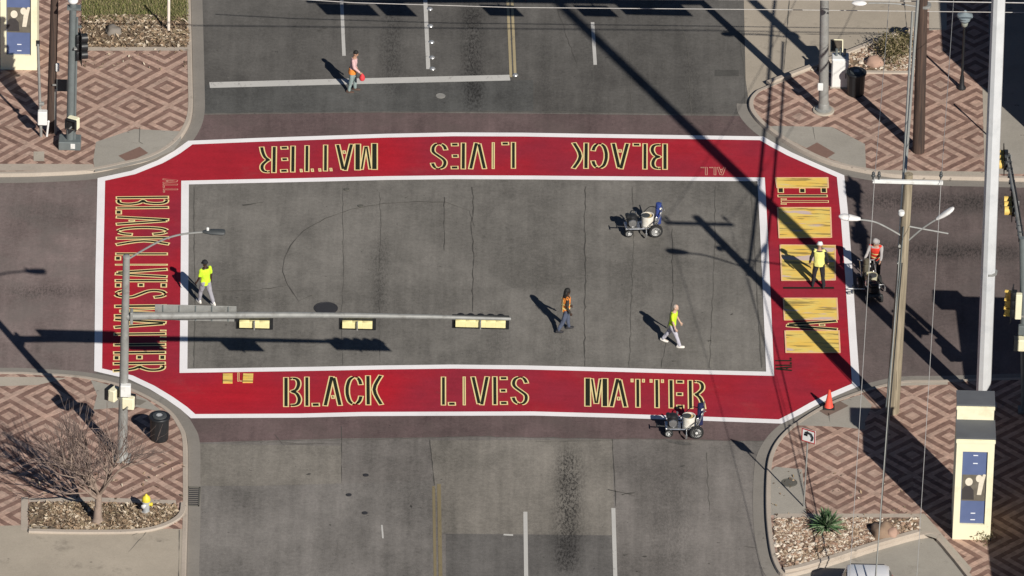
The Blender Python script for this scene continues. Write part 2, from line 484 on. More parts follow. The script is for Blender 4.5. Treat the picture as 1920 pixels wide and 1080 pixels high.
def line(name, pts, wd, m_, z=.012):
    mb = MB().ribbon(gp(pts), wd, z); o = build(name, mb, m_); o['kind'] = 'structure'; return o
line('stop_line_marking', [(393, 160), (660, 153), (956, 146)], .42, M_WWORN)
line('lane_line_marking', [(638, -200), (640, -10), (645, 105)], .13, M_WWORN)
line('lane_line_marking', [(795, -200), (797, -10), (803, 130)], .15, M_WWORN)
line('lane_line_marking', [(1111, 42), (1116, 122)], .13, M_WWORN)
line('lane_line_marking', [(985, 960), (988, 1200)], .14, M_WWORN)
line('lane_line_marking', [(1150, 953), (1157, 1200)], .14, M_WWORN)
line('centre_line_marking', [(950, -200), (952, 0), (958, 145)], .10, M_YWORN)
line('centre_line_marking', [(958, -200), (960, 0), (966, 143)], .10, M_YWORN)
M_YDIRT = roadpaint('dirty_yellow_paint', (.215, .175, .10), 1.0, (.06, .052, .042), 4)
line('centre_line_marking', [(813, 912), (818, 1200)], .10, M_YDIRT)
line('centre_line_marking', [(823, 908), (828, 1200)], .13, M_YDIRT)
line('lane_line_marking', [(944, 1003), (962, 1004)], .10, M_WWORN, .016)
line('lane_line_marking', [(716, 985), (718, 1010)], .06, M_WWORN, .016)

# cracks, joints and the sealed loop detector
M_CRACK = roadpaint('crack_sealant', (.078, .073, .065), .5, (.15, .14, .125))
M_SEAM = roadpaint('road_seam', (.118, .111, .098), .5, (.17, .16, .145))
def crack(pts, wd=.022, jit=.045, seed=0, m_=None, name='road_crack_line', z=.011):
    rnd = random.Random(seed); P = []; ws = []
    G = gp(pts)
    for i in range(len(G) - 1):
        n = max(3, int((G[i + 1] - G[i]).length / .28))
        for k in range(n):
            p = G[i].lerp(G[i + 1], k / n); P.append(p + Vector((rnd.uniform(-jit, jit) * .55, rnd.uniform(-jit, jit), 0))); ws.append(wd * rnd.uniform(.2, 1.25))
    P.append(G[-1]); ws.append(wd * .3)
    mb = MB().ribbon(P, ws, z); o = build(name, mb, m_ or M_CRACK); o['kind'] = 'structure'
crack([(886, 352), (888, 380), (884, 420), (888, 470), (886, 585)], .04, .06, 1)
crack([(1098, 350), (1096, 430), (1098, 520), (1096, 600), (1097, 690)], .035, .05, 2)
crack([(643, 352), (643, 430), (644, 520), (640, 600), (643, 685)], .018, .04, 3, M_SEAM)
crack([(712, 360), (714, 420), (711, 520), (713, 680)], .018, .04, 4, M_SEAM)
crack([(833, 370), (833, 470)], .03, .03, 5)
crack([(1260, 430), (1262, 560), (1240, 690)], .025, .05, 6)
crack([(1185, 350), (1188, 450), (1180, 690)], .025, .05, 26, M_SEAM)
crack([(1342, 350), (1340, 480), (1330, 690)], .025, .05, 27, M_SEAM)
loop = [(586, 553), (560, 565), (540, 535), (530, 510), (533, 485), (545, 460), (570, 432), (610, 410), (660, 392), (720, 382), (780, 378), (840, 380)]
crack(loop, .034, .02, 7)
crack([(840, 380), (880, 395), (890, 425)], .03, .03, 28, M_SEAM)
crack([(400, 545), (480, 545), (538, 536)], .04, .05, 8)
crack([(364, 350), (364, 440), (366, 560), (364, 690)], .04, .03, 9, M_SEAM)
crack([(1408, 350), (1418, 520), (1428, 690)], .05, .03, 10, M_SEAM)
crack([(640, 800), (641, 836), (640, 906)], .03, .02, 11)
crack([(806, 826), (815, 910)], .04, .02, 12)
crack([(1148, 824), (1155, 950)], .035, .02, 13)
crack([(1005, 828), (1150, 826)], .03, .03, 14)
crack([(500, 829), (560, 832), (640, 832)], .025, .03, 15)
crack([(515, 815), (530, 833), (590, 833)], .03, .02, 16)
crack([(1325, 850), (1330, 960)], .03, .05, 17, M_SEAM)
crack([(1180, 80), (1185, 210)], .03, .05, 18, M_SEAM)
crack([(1270, 0), (1290, 100), (1296, 215)], .03, .05, 19, M_SEAM)
crack([(1040, 0), (1060, 60), (1082, 120)], .03, .05, 20)
crack([(372, 161), (370, 213), (1000, 209), (1400, 216)], .05, .03, 21, M_SEAM)
crack([(420, 830), (900, 819), (1450, 828)], .05, .03, 22, M_SEAM)
crack([(1387, 60), (1396, 130), (1398, 215)], .05, .03, 23, M_SEAM)
crack([(1395, 1025), (1440, 1030)], .04, .02, 24)
crack([(1140, 920), (1190, 930)], .06, .07, 25)
for i, (x, y, l) in enumerate([(600, 55, 14), (596, 58, 8), (1005, 700, 1), (455, 385, 40), (770, 950, 2), (618, 985, 3), (575, 890, 8), (1170, 1042, 8), (1205, 1044, 8), (1275, 875, 10), (1165, 928, 26), (1370, 590, 5), (1328, 640, 6), (1260, 678, 8)]):
    crack([(x, y), (x + l, y - l * .15)], .09, .03, 60 + i)
sheet('oil_stain', [(1244, 822), (1262, 826), (1290, 829), (1300, 834), (1280, 835), (1256, 830)], .013, M_ASPH_D)

# ------------------------------------------------------------------ pavements, kerbs, gutters
KH = .13
def corner(curb_px, rest_px, m_pav, nm, g0=0, g1=999):
    """curb_px: back-of-kerb-top outer edge line; rest_px closes the island away from the road"""
    L = smooth_line([g(x, y, KH) for x, y in curb_px], 5)
    isl = [Vector((p.x, p.y, KH)) for p in L] + [g(x, y, KH) for x, y in rest_px]
    mb = MB().slab(isl, KH + .01); o = build(nm, mb, m_pav); o['kind'] = 'structure'
    # kerb: a bevelled strip riding 8 mm over the paving edge
    cen = sum((Vector(p) for p in isl), Vector()) / len(isl)
    rings = []
    for i, p in enumerate(L):
        t = (L[min(i + 1, len(L) - 1)] - L[max(i - 1, 0)]).normalized(); nrm = Vector((-t.y, t.x, 0))
        if nrm.dot(cen - p) < 0: nrm = -nrm
        prof = [(-.03, -KH - .005), (-.006, .0), (.02, .012), (.15, .012), (.155, -.04), (.155, -KH - .005)]
        rings.append([tuple(p + nrm * a + Vector((0, 0, b))) for a, b in prof])
    mb = MB().loft(rings, None, True, True); o = build('kerb', mb, M_CURB); o['kind'] = 'structure'
    gl = []
    for i, p in enumerate(L):
        t = (L[min(i + 1, len(L) - 1)] - L[max(i - 1, 0)]).normalized(); nrm = Vector((-t.y, t.x, 0))
        if nrm.dot(cen - p) < 0: nrm = -nrm
        gl.append(Vector((p.x, p.y, 0)) - nrm * .25)
    gl = gl[g0 * 5:g1 * 5 + 1]
    mb = MB().ribbon(gl, .42, .0142); o = build('gutter', mb, M_GUT); o['kind'] = 'structure'
    return isl

PV_NW = paver('northwest_brick_paving', 250, 204, R(5))
PV_NE = paver('northeast_brick_paving', 1698, 195, 0.0)
PV_SW = paver('southwest_brick_paving', 291, 865, 0.0)
PV_SE = paver('southeast_brick_paving', 1570, 853, R(-1))
corner([(-300, 329), (0, 326), (90, 324), (170, 319), (232, 307), (283, 294), (325, 270), (350, 238), (360, 205), (360, 150), (358, 60), (355, -60), (350, -300)], [(-300, -300)], PV_NW, 'northwest_pavement')
corner([(-300, 701), (0, 697), (70, 699), (126, 702), (168, 707), (222, 719), (275, 741), (318, 768), (340, 797), (350, 825), (351, 890), (351, 961), (348, 1078), (344, 1300)], [(-300, 1300)], PV_SW, 'southwest_pavement')
corner([(1711, 55), (1560, 110), (1440, 160), (1416, 172), (1405, 190), (1411, 212), (1440, 241), (1500, 279), (1560, 305), (1640, 322), (1700, 329), (1850, 333), (1960, 335), (2300, 335)], [(2300, -300), (1740, -300), (1738, 50)], PV_NE, 'northeast_pavement', 4)
corner([(2300, 705), (1960, 707), (1777, 712), (1699, 713), (1650, 722), (1600, 737), (1550, 757), (1505, 783), (1468, 812), (1446, 845), (1438, 885), (1437, 960), (1443, 1020), (1452, 1055), (1468, 1076), (1500, 1072), (1560, 1054), (1640, 1028), (1722, 1005), (1756, 1004), (1790, 1040), (1822, 1080), (1870, 1140), (1960, 1240)], [(2300, 1240)], PV_SE, 'southeast_pavement', 0, 14)

def pad(name, px, m_, z=KH + .004): return sheet(name, px, z, m_)
# NW pads
pad('concrete_ramp', [(180, 266), (252, 242), (338, 246), (340, 262), (325, 282), (283, 300), (232, 313), (178, 322), (175, 300)], M_CONC2)
pad('ramp_tile_pad', [(222, 292), (262, 275), (278, 287), (240, 304)], mat('ramp_tile', (.20, .12, .095), .9), KH + .008)
pad('concrete_strip', [(-300, 320), (-300, 309), (60, 307), (175, 308), (176, 320)], M_CURB)
pad('concrete_patch', [(63, 284), (83, 284), (83, 302), (63, 302)], M_CONC, KH + .008)
pad('concrete_strip', [(150, 88), (352, 88), (352, 95), (150, 95)], M_CURB)
# SW pads
pad('concrete_ramp', [(170, 712), (222, 727), (275, 749), (305, 772), (250, 762), (175, 768), (182, 740)], M_CONC2)
pad('ramp_tile_pad', [(246, 745), (275, 752), (262, 760), (240, 755)], mat('ramp_tile_grey', (.19, .17, .14), .9), KH + .008)
pad('concrete_strip', [(-300, 712), (-300, 705), (70, 707), (126, 709), (70, 722), (0, 724), (-300, 726)], M_CONC)
pad('concrete_strip', [(-300, 990), (42, 985), (348, 992), (346, 1300), (-300, 1300)], M_CONCD)
pad('concrete_strip', [(40, 932), (53, 932), (52, 994), (39, 994)], M_CURB, KH + .008)
pad('concrete_strip', [(54, 934), (170, 932), (330, 938), (330, 945), (170, 940), (54, 941)], M_CURB, KH + .008)
# NE pads
pad('concrete_ramp', [(1436, 238), (1452, 236), (1560, 238), (1622, 270), (1624, 320), (1560, 299), (1500, 272)], M_CONC2)
pad('ramp_tile_pad', [(1510, 279), (1532, 267), (1566, 287), (1548, 298)], mat('ramp_tile', (.2, .12, .095), .9), KH + .008)
pad('concrete_strip', [(1742, -300), (1777, -300), (1775, 55), (1742, 57)], M_CONC)
pad('concrete_strip', [(1842, 160), (1853, 172), (1853, 325), (1846, 325)], M_CONC)
pad('grey_walk', [(1854, -300), (2300, -300), (2300, 326), (1854, 326)], M_CONC2)
pad('concrete_strip', [(1600, 318), (1852, 322), (1852, 330), (1700, 326), (1640, 319)], M_CONC, KH + .006)
# SE pads
pad('concrete_ramp', [(1605, 742), (1618, 740), (1635, 760), (1622, 790), (1622, 805), (1570, 800), (1480, 797), (1505, 788), (1550, 762)], M_CONC2)
pad('ramp_tile_pad', [(1532, 768), (1552, 780), (1591, 761), (1572, 750)], mat('ramp_tile_dark', (.17, .125, .10), .9), KH + .008)
pad('concrete_strip', [(1444, 884), (1454, 875), (1504, 880), (1512, 966), (1445, 966)], M_CONC2)
pad('concrete_strip', [(1452, 963), (1722, 963), (1724, 970), (1452, 971)], M_CURB, KH + .008)
pad('concrete_strip', [(1650, 726), (1699, 717), (1777, 716), (1777, 721), (1700, 723)], M_CONC)
pad('concrete_strip', [(1722, 963), (1733, 963), (1822, 1066), (1815, 1078), (1756, 1010), (1724, 1000)], M_CONC)
# driveways at road level
sheet('driveway', [(1388, -300), (1740, -300), (1712, 52), (1440, 164), (1404, 192), (1398, 150)], .010, M_CONCD)
sheet('driveway', [(1480, 1080), (1640, 1032), (1722, 1010), (1752, 1010), (1850, 1130), (1960, 1260), (1960, 1500), (1470, 1500)], .010, M_CONC2)
crack([(1420, 64), (1740, 66)], .05, .01, 31, M_SEAM, z=.0145)
crack([(1480, 0), (1470, 130)], .04, .01, 32, M_SEAM, z=.0145)
crack([(1690, -60), (1700, 52)], .05, .01, 33, M_SEAM, z=.0145)
crack([(248, 1010), (280, 998), (240, 1042)], .03, .03, 34, M_SEAM, z=KH + .009)
crack([(336, 1000), (335, 1100)], .03, .01, 35, M_SEAM, z=KH + .009)
crack([(1553, 780), (1556, 798)], .03, .01, 36, M_SEAM, z=KH + .008)
crack([(262, 245), (261, 272), (268, 276)], .03, .01, 37, M_SEAM, z=KH + .008)
crack([(1524, 245), (1528, 268)], .03, .01, 38, M_SEAM, z=KH + .008)

# ------------------------------------------------------------------ painted words
M_CREAM = roadpaint('cream_outline_paint', (.88, .72, .34), .2, (.45, .08, .06), 5)
M_BLACK = roadpaint('black_letter_paint', (.018, .020, .010), .12, (.10, .02, .02), 5)
GL = {
 'B': [[(.16, 0), (.16, 1)], [(.42, .95), (.70, .94), (.84, .86), (.86, .72), (.74, .57), (.52, .51), (.76, .44), (.90, .28), (.86, .13), (.70, .06), (.42, .05)]],
 'L': [[(.18, 0), (.18, 1)], [(.45, .055), (.95, .055)]],
 'A': [[(.08, 0), (.47, 1)], [(.57, .96), (.92, 0)], [(.42, .30), (.62, .30)]],
 'C': [[(.52, .96), (.30, .86), (.18, .65), (.16, .5), (.18, .35), (.30, .14), (.52, .04)], [(.70, .95), (.86, .84), (.94, .68)], [(.70, .05), (.86, .16), (.94, .32)]],
 'K': [[(.18, 0), (.18, 1)], [(.92, 1), (.52, .52), (.92, 0)]],
 'I': [[(.5, 0), (.5, 1)]],
 'V': [[(.08, 1), (.44, .04)], [(.92, 1), (.58, 0)]],
 'E': [[(.20, 0), (.20, 1)], [(.48, .93), (.96, .93)], [(.48, .50), (.90, .50)], [(.48, .07), (.96, .07)]],
 'S': [[(.46, .96), (.24, .90), (.14, .76), (.22, .63), (.55, .48), (.84, .34), (.86, .18), (.74, .07), (.60, .04)], [(.62, .96), (.80, .88), (.90, .74)], [(.10, .28), (.20, .13), (.42, .04)]],
 'M': [[(.10, 0), (.10, 1)], [(.90, 0), (.90, 1)], [(.29, .98), (.47, .10)], [(.71, .98), (.53, .10)]],
 'T': [[(.5, 0), (.5, 1)], [(.06, .94), (.24, .94)], [(.76, .94), (.94, .94)]],
 'R': [[(.16, 0), (.16, 1)], [(.42, .95), (.72, .93), (.86, .83), (.84, .68), (.60, .54), (.50, .50), (.70, .40), (.84, .22), (.92, 0)]]}
WID = {'I': .55, 'M': 1.25, 'L': .95, 'T': .95}
def stroke(mb, pts, hw, ext, z):
    P = [Vector((p.x, p.y, 0)) for p in pts]
    d0 = (P[0] - P[1]).normalized(); d1 = (P[-1] - P[-2]).normalized()
    P[0] = P[0] + d0 * ext; P[-1] = P[-1] + d1 * ext
    mb.ribbon(P, hw * 2, z)
def word(text, bl, br, tl, hw=.125, edge=.045, fill=True, mo=None, tall=None, fi=None):
    o0, e, t = g(*bl), g(*br), g(*tl)
    ex, ey = e - o0, t - o0
    tot = sum(WID.get(c, 1.0) for c in text) + .16 * (len(text) - 1); cur = 0
    mo_, mi = MB(), MB(); q = 0
    for ch in text:
        wd = WID.get(ch, 1.0)
        Wm = ex.length * wd / tot
        h = min(hw, Wm * .165)
        for st in GL[ch]:
            small = len(st) == 2 and abs(st[0][1] - st[1][1]) < 1e-6
            hh = h * (.62 if ch == 'M' and abs(st[0][0] - st[1][0]) > .05 else 1)
            pts = [o0 + ex * ((cur + u * wd) / tot) + ey * v for u, v in st]
            if len(pts) > 2: pts = smooth_line(pts, 4)
            if small: hh = ey.length * .062
            stroke(mo_, pts, hh, 0.0 if not small else 0, .0165 + .00012 * q)
            stroke(mi, pts, max(hh - edge, .012), -edge, .0205 + .00012 * q)
            q += 1
        cur += wd + .16
    o = build('painted_word_marking', mo_, mo or M_CREAM); o['kind'] = 'structure'
    if fill:
        o2 = build('letter_fill_marking', mi, fi or M_BLACK); o2['kind'] = 'structure'
M_REDF = mat('red_letter_fill', (.27, .02, .03), .8)
word('BLACK', (531, 764), (718, 760), (531, 708))
word('LIVES', (826, 761), (991, 760), (826, 707))
word('MATTER', (1098, 763), (1322, 768), (1098, 709))
word('BLACK', (1252, 270), (1073, 268), (1252, 319))
word('LIVES', (968, 267), (808, 269), (968, 317))
word('MATTER', (706, 269), (488, 276), (706, 319))
word('BLACK', (217, 369), (217, 461), (317, 368), .115, .048)
word('LIVES', (216, 474), (214, 560), (315, 474), .115, .048)
word('MATTER', (214, 573), (211, 698), (313, 572), .115, .048)
word('E', (1552, 372), (1551, 352), (1458, 372), .09, .035)
word('T', (1554, 385), (1554, 372), (1464, 385), .08, .03, True, None, None, M_REDF)
word('A', (1571, 620), (1570, 601), (1474, 620), .10, .035)
word('I', (1564, 546), (1564, 535), (1468, 546), .12, .02, True, mat('dark_letter_paint', (.05, .01, .012), .8))
M_THIN = roadpaint('thin_outline_paint', (.62, .36, .26), .2, (.4, .03, .04), 5)
word('ALL', (1360, 314), (1313, 314), (1360, 329), .07, .022, True, M_THIN, None, M_RED)
word('ALL', (305, 336), (306, 362), (333, 336), .06, .02, True, M_THIN, None, M_RED)
word('ALL', (1485, 696), (1484, 671), (1454, 696), .05, .004, True, M_BLACK)
word('L', (445, 716), (456, 716), (445, 699), .06, .02, True, M_CREAM, None, M_RED)

# yellow stencil sheets lying on the red band
def ymat():
    mt, nt, b = newmat('yellow_stencil_board')
    v, x, y, z = position(nt)
    s1 = nz(nt, v, 1.0, 4, .6, (.55, 6.5, 1)); s2 = nz(nt, v, 1.0, 3, .6, (1.2, 3.0, 1))
    c = mixc(nt, s2.step(.35, .65), (.86, .56, .11), (.82, .62, .17))
    c = mixc(nt, s1.step(.55, .60) * .72, c, (.20, .14, .05))
    c = mixc(nt, nz(nt, v, 1.0, 3, .5, (.5, 2.2, 3)).step(.59, .65) * .8, c, (.58, .47, .52))
    nt.links.new(c, b.inputs['Base Color']); b.inputs['Roughness'].default_value = .6
    return mt
M_YEL = ymat()
M_YEDGE = mat('stencil_rim', (.85, .52, .30), .6)
def stencil(px, label):
    P = gp(px, .045); c = sum(P, Vector()) / 4; c.z = 0
    r = thing('stencil_sheet', label, 'stencil', c, 0, 'yellow stencil sheets on the east crossing')
    Q = [p - c for p in P]
    build('board', MB().slab(Q, .02), M_YEL, r)
    build('rim', MB().ribbon(Q + [Q[0]], .05, .0488), M_YEDGE, r)
stencil([(1454, 333), (1552, 333), (1553, 352), (1457, 352)], 'narrow yellow stencil sheet at the far end of the red band')
stencil([(1458, 389), (1557, 389), (1559, 445), (1461, 446)], 'tall yellow stencil sheet crossed by the wide pole shadow')
stencil([(1463, 459), (1566, 460), (1566, 525), (1466, 526)], 'largest yellow stencil sheet, the worker in black trousers standing on it')
stencil([(1469, 559), (1569, 559), (1571, 599), (1471, 600)], 'yellow stencil sheet with a pale patch at its centre below the worker')
stencil([(1472, 620), (1573, 620), (1575, 661), (1474, 661)], 'yellow stencil sheet nearest the kerb ramp with the traffic cone')
def small_st(px, label):
    P = gp(px, .035); c = sum(P, Vector()) / 4; c.z = 0
    o = build('stencil_sheet', MB().slab([p - c for p in P], .02), M_YEL); o.location = c
    tag(o, label, 'stencil', 'small yellow stencil sheets on the south crossing')
small_st([(418, 700), (436, 700), (436, 718), (418, 718)], 'small yellow stencil sheet, left one beside the inner white line')
small_st([(456, 700), (475, 700), (474, 717), (455, 717)], 'small yellow stencil sheet, right one beside the inner white line')

# ------------------------------------------------------------------ planting beds
def mat_bed(name, a, b_):
    mt, nt, b = newmat(name); v, x, y, z = position(nt)
    n1 = nz(nt, v, 9, 5, .75); n2 = nz(nt, v, 1.2, 4)
    c = mixc(nt, n1.step(.4, .62), a, b_); c = scalec(nt, c, (n2 - .5) * .6 + 1.0)
    nt.links.new(c, b.inputs['Base Color']); b.inputs['Roughness'].default_value = .95; bump(nt, b, n1, .6, .04)
    return mt
M_SOIL = mat_bed('bed_soil', (.10, .07, .045), (.24, .17, .11))
M_GRASSB = mat_bed('turf_soil', (.12, .115, .045), (.20, .17, .085))
M_PEB = island_random('bed_pebbles', [(.42, .33, .24), (.22, .15, .10), (.55, .47, .38), (.32, .21, .15), (.15, .10, .075), (.62, .55, .46), (.36, .25, .18)])
M_MULCH = island_random('dry_leaf_mulch', [(.35, .255, .17), (.19, .13, .085), (.45, .36, .26), (.12, .085, .06), (.27, .19, .125), (.52, .44, .34), (.23, .18, .115)])
M_GRASS = island_random('dry_grass_blades', [(.19, .20, .07), (.14, .16, .05), (.27, .24, .11), (.33, .28, .15), (.11, .13, .045)])
def inside(p, poly):
    c = False; n = len(poly)
    for i in range(n):
        a, b = poly[i], poly[(i + 1) % n]
        if (a.y > p.y) != (b.y > p.y) and p.x < (b.x - a.x) * (p.y - a.y) / (b.y - a.y) + a.x: c = not c
    return c
def scatter(name, px, n, kind, m_, size, seed, z0=KH + .02):
    rnd = random.Random(seed); P = gp(px, z0)
    x0, x1 = min(p.x for p in P), max(p.x for p in P); y0, y1 = min(p.y for p in P), max(p.y for p in P)
    mb = MB(); k = 0
    while k < n:
        p = Vector((rnd.uniform(x0, x1), rnd.uniform(y0, y1), z0))
        if not inside(p, P): continue
        if kind != 'blade' and noise.noise(p * .9 + Vector((seed, 0, 0))) + .35 * noise.noise(p * 3.1) < -.12 and rnd.random() < .8: continue
        k += 1
        s = size * rnd.uniform(.5, 1.6); a = rnd.uniform(0, 6.28)
        if kind == 'stone':
            q = Euler((rnd.uniform(-.5, .5), rnd.uniform(-.5, .5), a)).to_matrix().to_4x4(); M = Matrix.Translation(p) @ q
            x, y, zz = s, s * rnd.uniform(.5, .9), s * rnd.uniform(.35, .6)
            vs = [(x, 0, 0), (x * .2, y, 0), (-x, y * .2, 0), (-x * .2, -y, 0), (x * .1, y * .1, zz), (0, 0, -zz)]
            mb.add(vs, [(0, 1, 4), (1, 2, 4), (2, 3, 4), (3, 0, 4), (1, 0, 5), (2, 1, 5), (3, 2, 5), (0, 3, 5)], M)
        elif kind == 'chip':
            q = Euler((rnd.uniform(-.7, .7), rnd.uniform(-.7, .7), a)).to_matrix().to_4x4(); M = Matrix.Translation(p + Vector((0, 0, s * .3))) @ q
            y = s * rnd.uniform(.25, .6)
            mb.add([(s, 0, 0), (0, y, s * .12), (-s, 0, 0), (0, -y, s * .12)], [(0, 1, 2), (0, 2, 3)], M)
        else:
            d = Vector((math.cos(a), math.sin(a), 0)); t = Vector((-d.y, d.x, 0)); h = s * rnd.uniform(.8, 1.5)
            mb.add([p - d * .012, p + d * .012, p + t * rnd.uniform(-.05, .05) + Vector((0, 0, h))], [(0, 1, 2)])
    o = build(name, mb, m_); o['kind'] = 'stuff'; return o
NWM = [(153, 30), (354, 30), (354, 88), (153, 88)]
pad('lawn_bed', [(153, -300), (353, -300), (354, 32), (153, 32)], M_GRASSB); pad('mulch_bed', NWM, M_SOIL)
scatter('grass', [(153, -60), (353, -60), (353, 40), (153, 40)], 9000, 'blade', M_GRASS, .07, 1)
scatter('mulch_litter', NWM, 2600, 'chip', M_MULCH, .085, 2)
SWB = [(55, 942), (330, 946), (333, 962), (318, 976), (285, 988), (245, 994), (54, 992)]
pad('mulch_bed', SWB, M_SOIL); scatter('mulch_litter', SWB, 3400, 'chip', M_MULCH, .075, 3)
NEB = [(1520, 132), (1600, 100), (1712, 60), (1714, 133)]
pad('gravel_bed', NEB, M_SOIL); scatter('gravel', NEB, 1500, 'stone', M_PEB, .075, 4)
SEB = [(1453, 972), (1721, 972), (1722, 998), (1640, 1020), (1560, 1046), (1500, 1063), (1474, 1068), (1460, 1045), (1453, 1010)]
pad('gravel_bed', SEB, M_SOIL); scatter('gravel', SEB, 4200, 'stone', M_PEB, .085, 5)
scatter('leaf_litter', [(20, 860), (345, 860), (350, 990), (20, 930)], 130, 'chip', M_MULCH, .06, 12, KH + .012)
scatter('leaf_litter', [(1440, 880), (1740, 900), (1740, 968), (1440, 968)], 70, 'chip', M_MULCH, .06, 13, KH + .012)
scatter('leaf_litter', [(156, 92), (352, 92), (352, 130), (156, 130)], 60, 'chip', M_MULCH, .06, 14, KH + .012)
# raised edges of the beds
def edging(px, wd=.16, h=.10):
    L = smooth_line([g(x, y, KH) for x, y in px], 4); rings = []
    for i, p in enumerate(L):
        t = (L[min(i + 1, len(L) - 1)] - L[max(i - 1, 0)]).normalized(); n_ = Vector((-t.y, t.x, 0)) * wd / 2
        rings.append([tuple(p + n_ * a + Vector((0, 0, b))) for a, b in ((-1, -.02), (-1, h - .02), (-.8, h), (.8, h), (1, h - .02), (1, -.02))])
    o = build('kerb', MB().loft(rings), M_CURB); o['kind'] = 'structure'
edging([(54, 997), (150, 999), (245, 998), (290, 992), (322, 980), (340, 965), (344, 945)], .2, .08)
edging([(1470, 1072), (1500, 1066), (1560, 1049), (1640, 1023), (1722, 1000)], .22, .12)
edging([(1440, 157), (1520, 127), (1600, 96), (1711, 53)], .2, .10)
edging([(1536, 135), (1714, 137)], .2, .05)

# ------------------------------------------------------------------ common materials for things
M_GALV = mat('galvanised_steel', (.30, .30, .285), .5, .25, .25, 5, grime=(.20, .195, .18))
M_GREYP = mat('grey_green_paint', (.145, .165, .165), .5, .1, .2, 5)
M_DKGREY = mat('dark_grey_paint', (.055, .060, .062), .55, 0, .2)
M_BLK = mat('black_paint', (.016, .017, .019), .45, 0, .25)
M_RUB = mat('black_rubber', (.020, .020, .020), .85)
M_YSIG = mat('signal_yellow', (.82, .74, .38), .5, 0, .12, 8)
M_YVIS = mat('signal_visor_yellow', (.72, .50, .13), .5, 0, .12, 8)
M_LENSR = mat('red_lens', (.22, .02, .02), .25); M_LENSY = mat('amber_lens', (.30, .18, .02), .25); M_LENSG = mat('green_lens', (.02, .17, .10), .25)
M_WP = mat('white_enamel', (.72, .72, .70), .4, 0, .08, 6, grime=(.55, .54, .50))
M_CREAMW = mat('cream_plaster', (.78, .74, .53), .8, 0, .08, 3, grime=(.70, .62, .42))
M_CHROME = mat('bright_steel', (.62, .62, .62), .28, .9, .1)
M_BLUE = mat('blue_pump_paint', (.035, .06, .22), .4, 0, .2)
M_ALU = mat('white_steel_pole', (.60, .61, .62), .45, .1, .14, 2, grime=(.44, .46, .48))
def woodmat(name, a, b_):
    mt, nt, b = newmat(name); v, x, y, z = objcoord(nt)
    n1 = nz(nt, v, 1, 6, .65, (14, 14, .55)); n2 = nz(nt, v, .6, 4)
    c = mixc(nt, n1.step(.36, .66), a, b_); c = scalec(nt, c, (n2 - .5) * .5 + 1.0)
    ck = nz(nt, v, 1, 3, .6, (24, 24, .35)).step(.66, .70)
    c = mixc(nt, ck * .8, c, (.03, .022, .016))
    nt.links.new(c, b.inputs['Base Color']); b.inputs['Roughness'].default_value = .85; bump(nt, b, n1, .4, .02)
    return mt
M_WOOD = woodmat('weathered_pole_wood', (.34, .285, .20), (.20, .165, .115))
M_CREO = woodmat('creosoted_pole_wood', (.085, .052, .038), (.035, .024, .020))

def pole_pts(bx, by, tx, ty):
    B_ = g(bx, by, KH); T_ = gy(tx, ty, B_.y); return B_, T_

# traffic signal heads: long axis local X, lenses toward local +Y, middle at the origin
def signal_head(n, label, loc, rot, visor=True, group=None, vm=None, hm=None):
    r = thing('traffic_light', label, 'traffic signal', loc, 0, group); r.rotation_euler = rot
    L = n * .345
    bp = MB().box((0, 0, 0), (L + .25, .03, .60), None, .03); build('backplate', bp, M_BLK, r)
    hb = MB()
    for k in range(n):
        hb.box(((k - (n - 1) / 2) * .345, -.085, -.01), (.345, .14, .25), None, .006)
    build('housing', hb, hm or M_YSIG, r, True)
    build('arm_clamp', MB().box((0, -.20, .02), (.05, .12, .36), None, .01), M_GALV, r)
    for k in range(n):
        x = (k - (n - 1) / 2) * .345
        T = Matrix.Translation((x, .018, 0)) @ Matrix.Rotation(R(-90), 4, 'X')
        lens = MB().lathe([(.15, 0), (.14, .02), (.09, .035), (.02, .042)], 16, T)
        build('lens', lens, (M_LENSR, M_LENSY, M_LENSG, M_LENSY, M_LENSG)[k], r, True)
        if visor:
            a0, a1 = R(-35), R(215); rings = []
            for yy in (0.016, .26):
                rings.append([(x + q * math.cos(t) , yy, q * math.sin(t)) for q, rng in ((.165, range(13)), (.155, range(12, -1, -1))) for t in [a0 + (a1 - a0) * j / 12 for j in rng]])
            build('visor', MB().loft(rings), vm or M_BLK, r, True)
    return r

# ------------------------------------------------------------------ southwest signal pole and mast arm
B_, T_ = pole_pts(229, 860, 237, 481)
root = thing('traffic_signal_pole', 'tall galvanised signal pole with long mast arm beside the bare tree', 'signal pole', B_)
Y0 = B_.y
loc = lambda p: Vector(p) - B_
build('pole', MB().tube([(0, 0, 0), loc(T_) * .5, loc(T_)], [.175, .15, .12], 16), M_GALV, root, True)
build('base_plate', MB().box((0, 0, .02), (.6, .6, .05), None, .01).lathe([(.26, .04), (.2, .22), (.18, .24)], 16), M_GALV, root)
build('pole_cap', MB().lathe([(.135, 0), (.13, .05), (.05, .10)], 14, Matrix.Translation(loc(T_) - Vector((0, 0, .03)))), M_GALV, root, True)
arm0 = gy(238, 593, Y0); arm1 = gy(958, 598, Y0)
pts = [loc(arm0.lerp(arm1, t)) + Vector((0, 0, .10 * math.sin(t * 3.14))) for t in (0, .2, .4, .6, .8, 1)]
build('mast_arm', MB().tube(pts, [.14, .125, .11, .095, .08, .06], 14), M_GALV, root, True)
build('arm_bracket', MB().box(loc(arm0) + Vector((.16, 0, 0)), (.10, .38, .48), None, .02), M_GALV, root)
lp = [loc(gy(x, y, Y0)) for x, y in ((240, 486), (270, 468), (300, 452), (325, 443), (350, 438), (384, 435))]
build('lamp_arm', MB().tube(smooth_line(lp, 4), .035, 8), M_GALV, root, True)
lh = loc(gy(403, 435, Y0))
